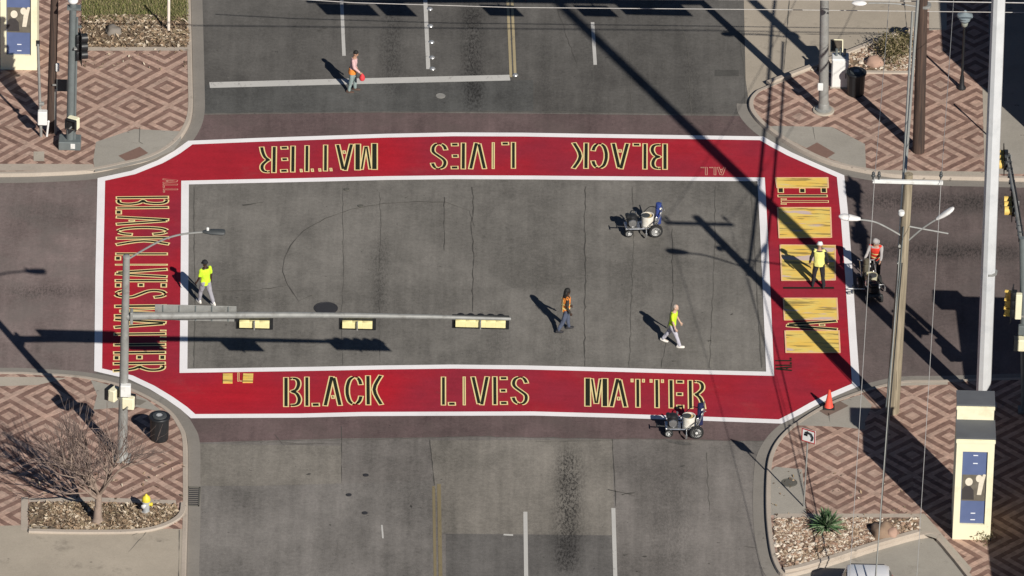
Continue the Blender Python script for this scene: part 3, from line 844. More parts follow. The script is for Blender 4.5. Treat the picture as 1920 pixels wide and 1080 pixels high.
lum = build('lamp_head', MB().loft([[(lh.x + x, lh.y + w_ * math.cos(a), lh.z + h_ * math.sin(a)) for a in [2 * math.pi * k / 12 for k in range(12)]] for x, w_, h_ in ((-.42, .05, .04), (-.34, .09, .06), (-.1, .16, .09), (.22, .17, .09), (.33, .15, .07), (.36, .08, .03))]), M_DKGREY, root, True)
build('photocell', MB().lathe([(.05, 0), (.05, .08), (.03, .10)], 10, Matrix.Translation(lh + Vector((-.25, 0, .07)))), M_WP, lum, True)
jb = loc(gy(236, 726, Y0)); build('junction_box', MB().box(jb + Vector((0, -.20, 0)), (.36, .22, .46), None, .02), M_WP, root)
build('pole_band', MB().lathe([(.185, -.06), (.185, .06)], 16, Matrix.Translation(loc(gy(235, 745, Y0)))), M_DKGREY, root)
def ped_signal(x, y, Y, rz, label, dy):
    p = gy(x, y, Y)
    r = thing('pedestrian_signal', label, 'crossing signal', p + Vector((0, dy, 0)), rz)
    build('housing', MB().box((0, 0, 0), (.42, .26, .46), None, .03), M_CREAMW, r)
    build('face_panel', MB().box((0, .139, 0), (.36, .02, .38), None, .005), M_BLK, r)
    build('visor', MB().box((0, .20, .215), (.40, .14, .02)).box((-.2, .20, 0), (.02, .14, .42)).box((.2, .20, 0), (.02, .14, .42)), M_BLK, r)
    build('mounting_arm', MB().tube([(0, -.1, -.1), (0, -dy if abs(dy) > .25 else -.3, -.1)], .03, 8), M_GALV, r)
    return r
ped_signal(214, 740, Y0, R(60), 'cream pedestrian signal on the left side of the southwest pole', 0.05)
ped_signal(241, 752, Y0, R(-10), 'cream pedestrian signal facing away on the right of the southwest pole', -.1)
# street name sign behind the arm
p0, p1 = gy(290, 591, Y0), gy(443, 592, Y0); c = (p0 + p1) / 2
r = thing('street_name_sign', 'long grey back of a street name sign hung along the mast arm', 'street sign', c + Vector((0, .17, 0)))
Ls = (p1 - p0).length
build('panel', MB().box((0, 0, 0), (Ls, .03, .62), None, .01), M_GALV, r)
for k in range(5): build('brace', MB().box((-Ls / 2 + Ls * (k + .5) / 5, -.03, 0), (.035, .03, .6)), M_GREYP, r)
for (x, y, n, lb) in ((477, 606, 3, 'yellow three lamp signal head on the mast arm nearest the pole'), (670, 607, 3, 'yellow three lamp signal head at the middle of the mast arm'), (901, 605, 5, 'long yellow five lamp signal head at the end of the mast arm')):
    signal_head(n, lb, gy(x, y, Y0) + Vector((0, .06, 0)), (R(8), 0, 0), True, 'signal heads on the southwest mast arm')

# ------------------------------------------------------------------ northeast signal pole (mast arm over the north road)
B_, T_ = pole_pts(1544, 208, 1547, -120)
root = thing('traffic_signal_pole', 'galvanised signal pole on a round footing beside the white cabinet', 'signal pole', B_)
Y0 = B_.y; loc = lambda p: Vector(p) - B_
build('pole', MB().tube([(0, 0, 0), loc(T_) * .5, loc(T_)], [.185, .165, .14], 16), M_GALV, root, True)
build('footing', MB().lathe([(.40, -.02), (.40, .04), (.38, .06)], 24), M_CONC, root, True)
build('base_plate', MB().lathe([(.30, .06), (.30, .10), (.21, .14), (.20, .34), (.19, .36)], 20), M_GALV, root, True)
arm0 = gy(1546, -52, Y0); arm1 = gy(770, -48, Y0)
build('mast_arm', MB().tube([loc(arm0), loc(arm0.lerp(arm1, .5)) + Vector((0, 0, .08)), loc(arm1)], [.14, .11, .06], 12), M_GALV, root, True)
lb_ = loc(gy(1538, 158, Y0)); build('button_box', MB().box(lb_ + Vector((0, -.19, 0)), (.2, .08, .3), None, .02), M_WP, root)
for k, (x, n, lb) in enumerate(((838, 5, 'five lamp signal head at the tip of the north mast arm'), (1138, 3, 'three lamp signal head midway along the north mast arm'), (1322, 3, 'three lamp signal head on the north mast arm nearest its pole'))):
    signal_head(n, lb, gy(x, -33, Y0) + Vector((0, -.12, 0)), (0, 0, R(180)), True, 'signal heads on the north mast arm')
c = gy(932, -36, Y0)
r = thing('lane_sign', 'lane control sign beside the tip signal of the north mast arm', 'sign', c + Vector((0, -.12, 0)))
build('panel', MB().box((0, 0, 0), (1.15, .03, .80), None, .01), M_WP, r); build('bracket', MB().box((0, .04, .2), (.1, .05, .5)), M_GALV, r)
c = gy(1440, -38, Y0)
r = thing('street_name_sign', 'street name sign hung on the north mast arm', 'street sign', c + Vector((0, -.16, 0)))
build('panel', MB().box((0, 0, 0), (2.5, .03, .62), None, .01), mat('sign_green', (.02, .12, .06), .5), r); build('brace', MB().box((0, .03, 0), (2.4, .03, .05)), M_GALV, r)

# white control cabinet, its framed panel, bin
p = g(1574, 166, KH)
r = thing('control_cabinet', 'white metal control cabinet beside the round footed signal pole', 'cabinet', p)
build('body', MB().box((0, .28, .62), (.62, .52, 1.20), None, .02), M_WP, r)
build('door', MB().box((0, .008, .62), (.56, .03, 1.10), None, .008), M_WP, r)
build('handle', MB().box((.21, -.02, .55), (.03, .03, .20)), M_BLK, r)
build('plinth', MB().box((0, .28, .01), (.68, .58, .06)), M_CONC, r)
build('conduit', MB().tube([(-.15, .3, 1.2), (-.15, .3, 1.5)], .05, 8).tube([(.0, .36, 1.2), (0, .36, 1.5)], .05, 8).tube([(.15, .3, 1.2), (.15, .3, 1.5)], .05, 8), M_GREYP, r, True)
p = g(1567, 130, KH)
r = thing('solar_panel', 'small dark framed panel on a post behind the white cabinet', 'panel', p)
build('post', MB().tube([(0, 0, 0), (0, 0, .95)], .03, 8), M_GALV, r, True)
T = Matrix.Translation((0, 0, 1.0)) @ Matrix.Rotation(R(50), 4, 'X')
build('frame', MB().box((0, .22, 0), (.46, .03, .03), T).box((0, -.22, 0), (.46, .03, .03), T).box((.22, 0, 0), (.03, .42, .03), T).box((-.22, 0, 0), (.03, .42, .03), T), M_CREAMW, r)
build('glass', MB().box((0, 0, -.004), (.41, .41, .02), T), mat('dark_solar_glass', (.07, .055, .04), .3), r)

def trash_can(x, y, label, rz):
    r = thing('trash_can', label, 'trash can', g(x, y, KH), rz, 'black street trash cans')
    body = MB(); n = 28; rings = []
    for z_, q in ((0, .29), (.05, .31), (.5, .325), (.86, .33)):
        rings.append([(q * (1 + (.012 if j % 2 else -.012)) * math.cos(2 * math.pi * j / n), q * (1 + (.012 if j % 2 else -.012)) * math.sin(2 * math.pi * j / n), z_) for j in range(n)])
    body.loft(rings); build('body', body, M_BLK, r)
    build('rim', MB().lathe([(.335, .86), (.375, .87), (.38, .92), (.36, .95), (.27, .95), (.26, .90)], 28), M_BLK, r, True)
    build('lid', MB().lathe([(.26, .93), (.25, .97), (.20, .99), (.12, .985), (.11, .93)], 24), M_DKGREY, r, True)
    build('bag', MB().lathe([(.20, .90), (.17, .97), (.12, .95), (.05, .92)], 9, Matrix.Translation((.0, -.04, .01))), mat('grey_bin_liner', (.30, .31, .32), .3), r)
    return r
t0 = trash_can(1604, 176, 'black ribbed trash can next to the white control cabinet', 0)
t1 = copy_tree(t0, g(299, 823, KH), .4); t1['label'] = 'black ribbed trash can alone near the southwest kerb'

# ------------------------------------------------------------------ northwest poles
B_, T_ = pole_pts(131, 274, 137, 4)
root = thing('traffic_signal_pole', 'grey green signal pole on a square base box beside the brick corner', 'signal pole', B_)
Y0 = B_.y; loc = lambda p: Vector(p) - B_
build('pole', MB().tube([(0, 0, 0), loc(T_)], [.15, .13], 14), M_GREYP, root, True)
build('conduit', MB().tube([(.17, -.05, .3), loc(T_) + Vector((.15, -.05, -.6))], .045, 8), M_GREYP, root, True)
build('base_box', MB().box((0, 0, .16), (.80, .62, .34), None, .02), M_GREYP, root)
build('pole_cap', MB().ball(loc(T_) + Vector((0, 0, .06)), (.19, .19, .12)), M_WP, root, True)
build('bracket', MB().box(loc(gy(139, 14, Y0)), (.5, .3, .08)), M_GREYP, root)
for yy in (50, 104): build('bracket', MB().box(loc(gy(145, yy, Y0)), (.3, .08, .08)), M_GREYP, root)
build('access_panel', MB().box((.12, -.318, .18), (.16, .02, .2)), M_WP, root)
signal_head(3, 'black visored signal head on the northwest signal pole', gy(148, 86, Y0) + Vector((.05, -.05, 0)), (0, R(90), R(-78)), True, None, None, M_BLK)
ped_signal(138, 223, Y0, R(155), 'cream pedestrian signal on the northwest signal pole', -.28)
B2, T2 = pole_pts(95, 248, 107, -160)
root = thing('utility_pole', 'dark brown utility pole left of the grey green signal pole', 'utility pole', B2)
build('pole', MB().tube([(0, 0, 0), (T2 - B2)], [.165, .13], 14), M_CREO, root, True)
build('conduit', MB().tube([(.17, -.08, 0), (.18, -.08, 1.9)], .05, 8), M_GALV, root, True)
build('meter', MB().box((gy(103, 122, B2.y) - B2) + Vector((.10, -.16, 0)), (.14, .12, .34), None, .03), M_WP, root)
p = gy(116, 160, B2.y - .25)
r = thing('traffic_sign', 'dark back of a square sign between two northwest poles', 'sign', p)
build('panel', MB().box((0, 0, 0), (.40, .02, .50), None, .005), M_DKGREY, r); build('bracket', MB().box((-.22, .02, 0), (.24, .03, .06)), M_GALV, r)
B3, T3 = pole_pts(77, 256, 71, 82)
root = thing('signal_post', 'slim grey post with a white equipment box on the northwest corner', 'post', B3)
build('pole', MB().tube([(0, 0, 0), T3 - B3], [.055, .05], 10), M_GALV, root, True)
build('equipment_box', MB().box((gy(79, 217, B3.y) - B3) + Vector((.02, -.12, 0)), (.34, .22, .56), None, .02), M_WP, root)
build('cap_fin', MB().box((T3 - B3) + Vector((0, 0, .02)), (.14, .04, .22), Matrix.Identity(4)), M_BLK, root)
build('clamp', MB().box((gy(78, 193, B3.y) - B3) + Vector((0, -.05, 0)), (.20, .14, .12), None, .02), M_GALV, root)
p = g(91, 248, KH); o = build('bollard_pipe', MB().tube([(0, 0, 0), (.06, 0, .62)], .04, 8).ball((.06, 0, .62), .05), M_WP, None, True); o.location = p + Vector((-.05, -.3, 0)); tag(o, 'short white pipe stub at the foot of the slim grey post', 'pipe')
p = g(316, 59, KH); o = build('marker_post', MB().lathe([(.055, 0), (.055, 1.32), (.05, 1.38), (.02, 1.42)], 12), mat('white_marker_plastic', (.74, .66, .58), .5), None, True); o.location = p; tag(o, 'slim white marker post standing in the dry mulch', 'marker post')

# ------------------------------------------------------------------ memorial pillars
def mural_panel(r, zc, hgt_, wd, y, phase=0):
    build('blue_panel', MB().box((0, y, zc), (wd, .03, hgt_), None, .004), mat('blue_mural', (.10, .135, .265), .5, 0, .12, 3), r)
    ph = hgt_ * .36
    build('photo_panel', MB().box((0, y - .018, zc - .02), (wd - .04, .012, ph), None, .002), mat('brown_photo_print', (.14, .125, .10), .5, 0, .5, 4), r)
    sk = mat('photo_cream', (.70, .64, .52), .6); dk = mat('photo_dark', (.05, .045, .045), .6)
    yy = y - .0262
    def disc(cx, cz, a, b): return MB().lathe([(1, 0), (.98, .003)], 18, Matrix.Translation((cx, yy, cz)) @ Matrix.Rotation(R(90), 4, 'X') @ Matrix.Diagonal((a, b, 1, 1)))
    build('portrait_face', disc(-.17, zc + .22, .13, .16), sk, r); build('portrait_face', disc(.17, zc + .36, .11, .15), sk, r)
    build('portrait_coat', MB().loft([[(x * wd / .7, yy + .003 * k, zc + z_) for x, z_ in ((-.33, -.50), (.02, -.50), (.0, -.12), (-.10, .04), (-.25, .04), (-.33, -.10))] for k in (0, 1)]), dk, r)
    build('portrait_sleeve', MB().loft([[(x * wd / .7, yy + .003 * k, zc + z_) for x, z_ in ((.10, -.30), (.22, -.30), (.28, .20), (.33, .52), (.26, .54), (.14, .18))] for k in (0, 1)]), sk, r)
    tx = MB()
    for q in (.44, .33, -.36, -.45):
        tx.box((.02, y - .0175, zc + hgt_ * q), (.16, .006, .035))
    build('caption_marks', tx, mat('caption_white', (.75, .77, .82), .5), r)
def pillar(x, y, wd, H1, label, tall=True):
    p = g(x, y, KH); r = thing('memorial_pillar', label, 'pillar', p, 0, 'cream memorial pillars on the corners')
    D = 1.15
    # front stage, its face recessed round the mural
    fr, z0, z1 = .22, .62, H1 - .52
    body = MB().box((0, D / 2 + .10, H1 / 2), (wd, D - .20, H1))
    body.box((-wd / 2 + fr / 2, .05, H1 / 2), (fr, .10, H1)).box((wd / 2 - fr / 2, .05, H1 / 2), (fr, .10, H1))
    body.box((0, .05, z0 / 2), (wd - 2 * fr, .10, z0)).box((0, .05, (z1 + H1) / 2), (wd - 2 * fr, .10, H1 - z1))
    build('body', body, M_CREAMW, r)
    build('roof_cap', MB().box((0, D / 2, H1 + .03), (wd + .06, D + .06, .06)), mat('grey_roof_felt', (.105, .11, .12), .8, 0, .2, 2), r)
    build('cornice', MB().box((0, -.004, H1 - .10), (wd + .05, .06, .12)), M_CREAMW, r)
    mural_panel(r, (z0 + z1) / 2, z1 - z0 - .02, wd - 2 * fr - .01, .084)
    H2 = H1 + .62
    build('rear_stage', MB().box((-.005, D + .45, H2 / 2), (wd - .03, .88, H2)), M_CREAMW, r)
    build('rear_cornice', MB().box((-.005, D + .008, H2 - .09), (wd + .02, .05, .12)), M_CREAMW, r)
    build('rear_roof_cap', MB().box((-.005, D + .45, H2 + .03), (wd + .02, .94, .06)), mat('grey_roof_felt', (.105, .11, .12), .8), r)
    return r
pillar(1821, 1012, 1.30, hgt(1012, 817, 1821) - KH, 'tall cream two stage pillar with blue mural beside the gravel bed')
pillar(35, 131, 1.34, hgt(1012, 817, 1821) - KH, 'cream pillar with blue mural cut off at the top left beside three poles')

# ------------------------------------------------------------------ utility poles, cables, lamps on the east side
B_, T_ = pole_pts(1673, 772, 1704, 326)
root = thing('utility_pole', 'weathered wooden utility pole with white crossarm and two street lamps', 'utility pole', B_)
Y0 = B_.y; loc = lambda p: Vector(p) - B_; PB = B_.copy(); PY = Y0
build('pole', MB().tube([loc(B_.lerp(T_, t)) for t in (0, .25, .5, .75, 1)], [.245, .225, .20, .175, .15], 18), M_WOOD, root, True)
ca, cb = gy(1636, 339, Y0 - .2), gy(1768, 343, Y0 - .2)
cross_arm = build('crossarm', MB().box(loc((ca + cb) / 2), ((cb - ca).length, .11, .13), None, .01), M_WP, root)
for px in (1637, 1648, 1764):
    q = loc(gy(px, 336, Y0 - .2)); build('insulator', MB().lathe([(.03, 0), (.03, .08), (.06, .10), (.07, .16), (.04, .20), (.06, .24), (.03, .30)], 12, Matrix.Translation(q)), M_DKGREY, cross_arm, True)
for nm, pts, head, dirx in (('left', [(1690, 442), (1660, 425), (1636, 415), (1603, 411)], (1592, 408), -1), ('right', [(1702, 452), (1725, 432), (1745, 418), (1760, 409)], (1773, 400), 1)):
    P = [loc(gy(x, y, Y0 - .05)) for x, y in pts]
    la = build('lamp_arm', MB().tube(smooth_line(P, 4), .032, 8), M_GALV, root, True)
    d = (P[-1] - P[-2]).normalized(); c = loc(gy(*head, Y0 - .05))
    rings = []
    for t, wv, hv in ((-.40, .06, .05), (-.30, .11, .07), (-.05, .17, .10), (.18, .17, .10), (.30, .12, .07), (.36, .05, .03)):
        cc = c + d * t
        rings.append([(cc.x, cc.y + wv * math.cos(a), cc.z + hv * math.sin(a)) for a in [2 * math.pi * k / 14 for k in range(14)]])
    lh_ = build('lamp_head', MB().loft(rings), mat('lamp_white', (.74, .72, .70), .4), la, True)
build('side_bracket', MB().tube([loc(gy(1702, 424, Y0 - .05)), loc(gy(1778, 438, Y0 - .05))], .03, 8), M_GALV, root, True)
build('conduit', MB().tube([loc(gy(1686, 530, Y0 - .22)), loc(gy(1661, 765, Y0 - .22))], .022, 8).tube([loc(gy(1694, 425, Y0 - .2)), loc(gy(1686, 530, Y0 - .22))], .02, 8), M_GREYP, root, True)
build('meter', MB().lathe([(.10, 0), (.12, .08), (.10, .16)], 12, Matrix.Translation(loc(gy(1690, 403, Y0 - .25)))), M_WP, root, True)

B_, T_ = pole_pts(1722, 284, 1737, -260)
root = thing('utility_pole', 'dark creosoted utility pole on the northeast brick corner', 'utility pole', B_)
loc = lambda p: Vector(p) - B_; Y1 = B_.y; NB = B_.copy()
build('pole', MB().tube([loc(B_.lerp(T_, t)) for t in (0, .5, 1)], [.22, .19, .15], 16), M_CREO, root, True)
build('pole_band', MB().lathe([(.215, -.05), (.215, .05)], 16, Matrix.Translation(loc(gy(1735, 10, Y1)))), M_GALV, root)
P = [loc(gy(x, y, Y1)) for x, y in ((1728, 14), (1690, 8), (1655, 6), (1628, 6))]
la = build('lamp_arm', MB().tube(smooth_line(P, 3), .03, 8), M_GALV, root, True)
c = loc(gy(1611, 6, Y1)); build('lamp_head', MB().ball(c, (.28, .15, .09)), mat('lamp_white', (.74, .72, .70), .4), la, True)

def cable(pts, rad, m_, label, group=None, name='overhead_cable'):
    o = build(name, MB().tube(pts, rad, 6), m_, None, True); tag(o, label, 'cable', group); return o
def sag(a, b, s, n=14):
    return [a.lerp(b, i / n) - Vector((0, 0, s * 4 * (i / n) * (1 - i / n))) for i in range(n + 1)]
M_WIRE = mat('pale_aluminium_wire', (.55, .53, .50), .4, .3); M_CBL = mat('black_cable', (.03, .03, .032), .6); M_CBLG = mat('grey_cable_sheath', (.36, .36, .33), .5)
q0 = gy(1640, 333, PY - .2); q1 = gy(1765, 334, PY - .2)
def far(px, py, Y): return gy(px, py, Y)
cable(sag(q0, gy(1672, -60, Y1 + 6), .25), .010, M_WIRE, 'thin pale wire running north from the left end of the crossarm')
cable(sag(q0, gy(1592, 1100, PY - 17), .3), .010, M_WIRE, 'thin pale wire running south from the left end of the crossarm')
cable(sag(q1, gy(1792, -60, Y1 + 6), .25), .010, M_WIRE, 'thin pale wire running north from the right end of the crossarm')
cable(sag(q1, gy(1718, 1100, PY - 17), .3), .010, M_WIRE, 'thin pale wire running south from the right end of the crossarm')
# thick bundle lashed pole to pole, about 6.8 m up
k0 = gy(1687, 462, PY - .16); k1 = gy(1722, -16, Y1 - .25); k1b = gy(1719, -10, Y1 - .3)
cable(sag(k0, k1, .12), .058, M_CBLG, 'thick grey lashed cable bundle between the two wooden utility poles')
cable(sag(k0 + Vector((-.02, 0, -.70)), k1b + Vector((-.13, 0, -.72)), .12), .045, M_CBLG, 'second grey cable hung just below the thick bundle between the wooden poles')
cable(sag(k1, k1 + (k1 - k0) * 1.2, .1), .058, M_CBLG, 'thick grey cable bundle beyond the dark utility pole')
k2 = gy(1640, 1110, PY - 15.2)
cable(sag(k0 - Vector((0, .2, 0)), k2, .15), .020, M_CBLG, 'grey cable running south from the weathered pole over the paving')
cable(sag(k0 + Vector((.10, -.2, -.55)), k2 + Vector((-.04, 0, -.55)), .15), .022, M_CBL, 'black cable running south from the weathered pole over the gravel bed')
# wires crossing above the north road
YW = g(960, 155).y
cable([gy(520, -4, YW), gy(663, 5, YW), gy(960, 14, YW), gy(1440, 18, YW), gy(1960, 24, YW)], .014, M_WIRE, 'thin pale wire crossing over the north road in front of the mast arm')
YW2 = g(960, 262).y
cable([gy(300, -6, YW2 + .2), gy(960, -3, YW2), gy(1560, 0, YW2), gy(1960, 6, YW2)], .02, M_WIRE, 'second pale wire grazing the top edge over the north road')
# acorn street lamp
p = g(1803, 166, KH); r = thing('street_lamp', 'black post street lamp with acorn globe on the northeast paving', 'street lamp', p)
H_ = hgt(166, 44, 1803) - KH
build('post', MB().lathe([(.16, 0), (.16, .06), (.10, .14), (.075, .5), (.05, .6), (.04, H_ - .05), (.06, H_)], 14), M_BLK, r, True)
build('lamp_base', MB().lathe([(.06, H_), (.11, H_ + .05), (.13, H_ + .16), (.10, H_ + .18)], 14), mat('lamp_fitter', (.30, .32, .28), .5), r, True)
build('globe', MB().lathe([(.12, H_ + .18), (.20, H_ + .28), (.19, H_ + .40), (.30, H_ + .44), (.28, H_ + .50), (.10, H_ + .60), (.03, H_ + .68)], 18), mat('frosted_globe', (.20, .24, .26), .2), r, True)
# big white steel pole
B_, T_ = pole_pts(1843, 762, 1892, -520)
root = thing('steel_transmission_pole', 'very tall white steel pole rising behind the cream pillar', 'steel pole', B_)
loc = lambda p: Vector(p) - B_
n8 = 10
build('pole', MB().tube([loc(B_.lerp(T_, t)) for t in (0, .5, 1)], [.265, .25, .22], n8), M_ALU, root)
build('joint_band', MB().tube([loc(gy(1856, 512, B_.y)) , loc(gy(1856.3, 508, B_.y))], .268, n8), M_GALV, root)
build('base_plate', MB().lathe([(.5, 0), (.5, .06)], 20), M_GALV, root)
# small sign post near the white pole's foot (its shadow lies on the bricks)
p = g(1856, 258, KH); r = thing('sign_post', 'thin grey sign post standing behind the tall white pole', 'sign post', p)
build('post', MB().tube([(0, 0, 0), (0, 0, 1.75)], .035, 8), M_GALV, r, True); build('panel', MB().box((0, -.05, 1.55), (.06, .02, .4), None, .004), M_GALV, r)

# southeast signal pole and arm at the right edge
B_, T_ = pole_pts(1922, 770, 1917, 446)
root = thing('traffic_signal_pole', 'grey signal pole at the right edge with an arm over the east road', 'signal pole', B_)
loc = lambda p: Vector(p) - B_; Y0 = B_.y
build('pole', MB().tube([(0, 0, 0), loc(T_)], [.14, .11], 14), M_GREYP, root, True)
zt = T_.z - .3
e1 = g(1888, 292, zt)
arm_pts = [loc(Vector((T_.x, T_.y, zt)).lerp(e1, t)) + Vector((0, 0, .12 * math.sin(3.14 * t))) for t in (0, .25, .5, .75, 1)]
build('mast_arm', MB().tube(arm_pts, [.10, .09, .08, .07, .055], 10), M_GALV, root, True)
ap = [p + Vector((.07, 0, .09)) for p in arm_pts]; build('arm_cable', MB().tube(ap, .025, 6), M_CBL, root, True)
cl = MB()
for k in range(14):
    q = arm_pts[0].lerp(arm_pts[-1], (k + .5) / 14); cl.box(q + Vector((0, 0, .08)), (.22, .06, .14))
build('arm_clamp', cl, M_DKGREY, root)
build('base_plate', MB().box((0, 0, .03), (.5, .5, .06)), M_GREYP, root)
build('junction_box', MB().box(loc(gy(1917, 612, Y0)) + Vector((0, -.22, 0)), (.30, .2, .36), None, .02), M_GREYP, root)
h1 = signal_head(3, 'yellow upright signal head on the pole at the right edge', gy(1897, 565, Y0) + Vector((0, -.15, 0)), (0, R(90), R(80)), True, None, M_YVIS, M_BLK)
s2 = gy(1906, 566, Y0)
r = thing('equipment_box', 'tall cream equipment box beside the upright signal head', 'equipment box', s2 + Vector((.06, -.28, 0)))
build('body', MB().box((0, 0, 0), (.22, .2, 1.0), None, .02), M_CREAMW, r); build('bracket', MB().box((.10, .10, -.48), (.3, .06, .06)), M_GALV, r)
ped_signal(1915, 638, Y0, R(90), 'cream pedestrian signal low on the right edge pole', -.2)
for k, t in enumerate((.97, .45)):
    q = B_ + arm_pts[0].lerp(arm_pts[-1], t)
    signal_head(3, ('yellow signal head edge on at the far tip of the east road arm', 'yellow signal head edge on midway along the east road arm')[k], q + Vector((-.12, 0, -.05)), (0, 0, R(90)), True, None, M_YVIS, M_BLK)

# small turn sign on the southeast corner
p = g(1507, 950, KH); r = thing('traffic_sign', 'small white and red turn sign on a thin post at the southeast corner', 'sign', p)
Hs = hgt(950, 810, 1507) - KH
build('post', MB().tube([(0, 0, 0), (0.05, 0, Hs + .1)], .028, 8), M_GALV, r, True)
T = Matrix.Translation((.07, -.04, Hs)) @ Matrix.Rotation(R(-28), 4, 'Z')
T2 = T @ Matrix.Diagonal((.86, 1, .80, 1))
pn = build('panel', MB().box((0, 0, 0), (.54, .02, .54), T, .01), M_WP, r)
build('red_border', MB().box((0, -.013, .295), (.60, .008, .06), T2).box((0, -.013, -.30), (.60, .008, .04), T2).box((-.285, -.013, 0), (.04, .008, .62), T2).box((.285, -.013, 0), (.04, .008, .62), T2), mat('sign_red', (.42, .04, .04), .5), pn)
build('arrow_mark', MB().tube([T2 @ Vector(v_) for v_ in ((.16, -.02, -.18), (.20, -.02, -.02), (.12, -.02, .13), (-.02, -.02, .16))], .035, 6).lathe([(.09, 0), (.01, .14)], 8, T2 @ Matrix.Translation((-.02, -.02, .16)) @ Matrix.Rotation(R(-90), 4, 'Y')).box((-.12, -.014, .02), (.16, .01, .09), T2), M_BLK, pn)

# traffic cone
p = g(1554, 764, KH); r = thing('traffic_cone', 'orange traffic cone standing on the southeast kerb ramp', 'traffic cone', p)
M_ORG = mat('cone_orange', (.74, .085, .055), .5, 0, .1)
build('base', MB().box((0, 0, .025), (.40, .40, .045), None, .012), M_RUB, r)
build('body', MB().lathe([(.165, .045), (.15, .07), (.045, .68), (.04, .72), (.025, .725)], 20), M_ORG, r, True)

# fire hydrant
p = g(274, 961, KH); r = thing('fire_hydrant', 'silver fire hydrant with yellow bonnet in the dry mulch bed', 'fire hydrant', p)
build('barrel', MB().lathe([(.17, 0), (.17, .05), (.12, .07), (.11, .40), (.15, .42), (.15, .47), (.11, .48)], 18), mat('silver_hydrant_paint', (.50, .52, .53), .4, .3), r, True)
M_HY = mat('hydrant_yellow', (.72, .58, .05), .45)
build('bonnet', MB().lathe([(.15, .48), (.15, .53), (.145, .58), (.11, .66), (.05, .70), (.03, .75), (.01, .76)], 16), M_HY, r, True)
for a in (0, 120, 240):
    T = Matrix.Translation((0, 0, .34)) @ Matrix.Rotation(R(a), 4, 'Z') @ Matrix.Rotation(R(90), 4, 'Y')
    build('outlet_cap', MB().lathe([(.06, .10), (.06, .17), (.075, .175), (.075, .21), (.03, .23)], 12, T), M_HY if a == 0 else M_WP, r, True)

# manholes, drain, markers
def cover(x, y, rad, label, m_, z):
    o = build('manhole_cover', MB().lathe([(rad, 0), (rad, .012), (rad * .93, .012), (rad * .92, .006), (rad * .9, .006), (rad * .88, .012), (.02, .013)], 32), m_); o.location = g(x, y, z); tag(o, label, 'manhole cover'); return o
cover(611, 578, .43, 'dark round manhole cover in the middle of the junction', mat('dark_iron', (.035, .034, .036), .6), .006)
cover(1480, 905, .28, 'grey round manhole cover in the southeast concrete strip', mat('grey_iron', (.11, .105, .09), .7), KH + .006)
cover(826, 180, .18, 'small pale round valve cover below the stop line', mat('pale_iron', (.26, .25, .23), .6), .014)
for i, (x, y, lb) in enumerate([(676, 386, 'small valve cover by the loop mark near the north white line'), (650, 355, 'small valve cover just inside the north white line'), (654, 928, 'small valve cover in the south road, left of its pair'), (686, 891, 'small valve cover highest of three in the south road'), (684, 962, 'small valve cover lowest of three in the south road')]):
    cover(x, y, .10, lb, mat('grey_iron', (.11, .105, .09), .7) if i < 2 else mat('dark_iron', (.035, .034, .036), .6), .014)
p = g(363, 932, 0.0); r = thing('storm_drain', 'iron storm drain grate in the southwest gutter', 'drain', p)
build('frame', MB().box((0, .6, .02), (.42, .05, .03)).box((0, -.6, .02), (.42, .05, .03)).box((.2, 0, .02), (.05, 1.25, .03)).box((-.2, 0, .02), (.05, 1.25, .03)), mat('grey_iron', (.11, .105, .09), .7), r)
gr = MB()
for k in range(9): gr.box((0, -.5 + k * .125, .022), (.38, .05, .02))
build('grate', gr, mat('dark_iron', (.035, .034, .036), .6), r)
M_DOME = mat('silver_marker', (.55, .55, .54), .25, .6)
mk = build('pavement_marker', MB().lathe([(.11, 0), (.10, .025), (.06, .055), (.01, .065)], 14), M_DOME, None, True); first = True
for (x, y) in ((806, 17), (807, 49), (809, 79), (810, 108), (811, 129)):
    o = mk if first else mk.copy()
    if not first: COL.objects.link(o)
    first = False; o.location = g(x, y, .012)
    tag(o, 'silver domed pavement marker in the row beside the north lane line', 'pavement marker', 'silver pavement markers along the lane line')
o = mk.copy(); COL.objects.link(o); o.location = g(966, 141, .013); tag(o, 'silver domed pavement marker at the foot of the yellow line', 'pavement marker')

# boulders
def rock(x, y, s, label, m_, seed):
    rnd = random.Random(seed); bm = bmesh.new(); bmesh.ops.create_icosphere(bm, subdivisions=3, radius=1)
    for v in bm.verts:
        k = 1 + .35 * noise.noise(v.co * 1.3 + Vector((seed, 0, 0))) + .1 * noise.noise(v.co * 4)
        v.co = Vector((v.co.x * s[0], v.co.y * s[1], max(v.co.z, -.25) * s[2])) * k
    me = bpy.data.meshes.new('boulder'); bm.to_mesh(me); bm.free(); me.polygons.foreach_set('use_smooth', [True] * len(me.polygons)); me.materials.append(m_)
    o = bpy.data.objects.new('boulder', me); COL.objects.link(o); o.location = g(x, y, KH + .05); tag(o, label, 'boulder')
M_ROCK = mat('brown_rock', (.24, .165, .115), .9, 0, .4, 3); M_ROCKP = mat('pink_rock', (.36, .235, .18), .9, 0, .3, 3)
rock(1655, 1000, (.42, .45, .40), 'brown boulder in the gravel bed by the thick black cable', M_ROCK, 3)
rock(1672, 1004, (.24, .26, .30), 'pale brown boulder leaning on the larger gravel bed boulder', M_ROCKP, 5)
rock(1638, 118, (.34, .3, .26), 'pinkish boulder in the northeast gravel bed by the trash can', M_ROCKP, 8)
rock(212, 58, (.30, .32, .22), 'grey boulder in the northwest mulch bed', mat('grey_rock', (.20, .175, .15), .9, 0, .3, 3), 9)

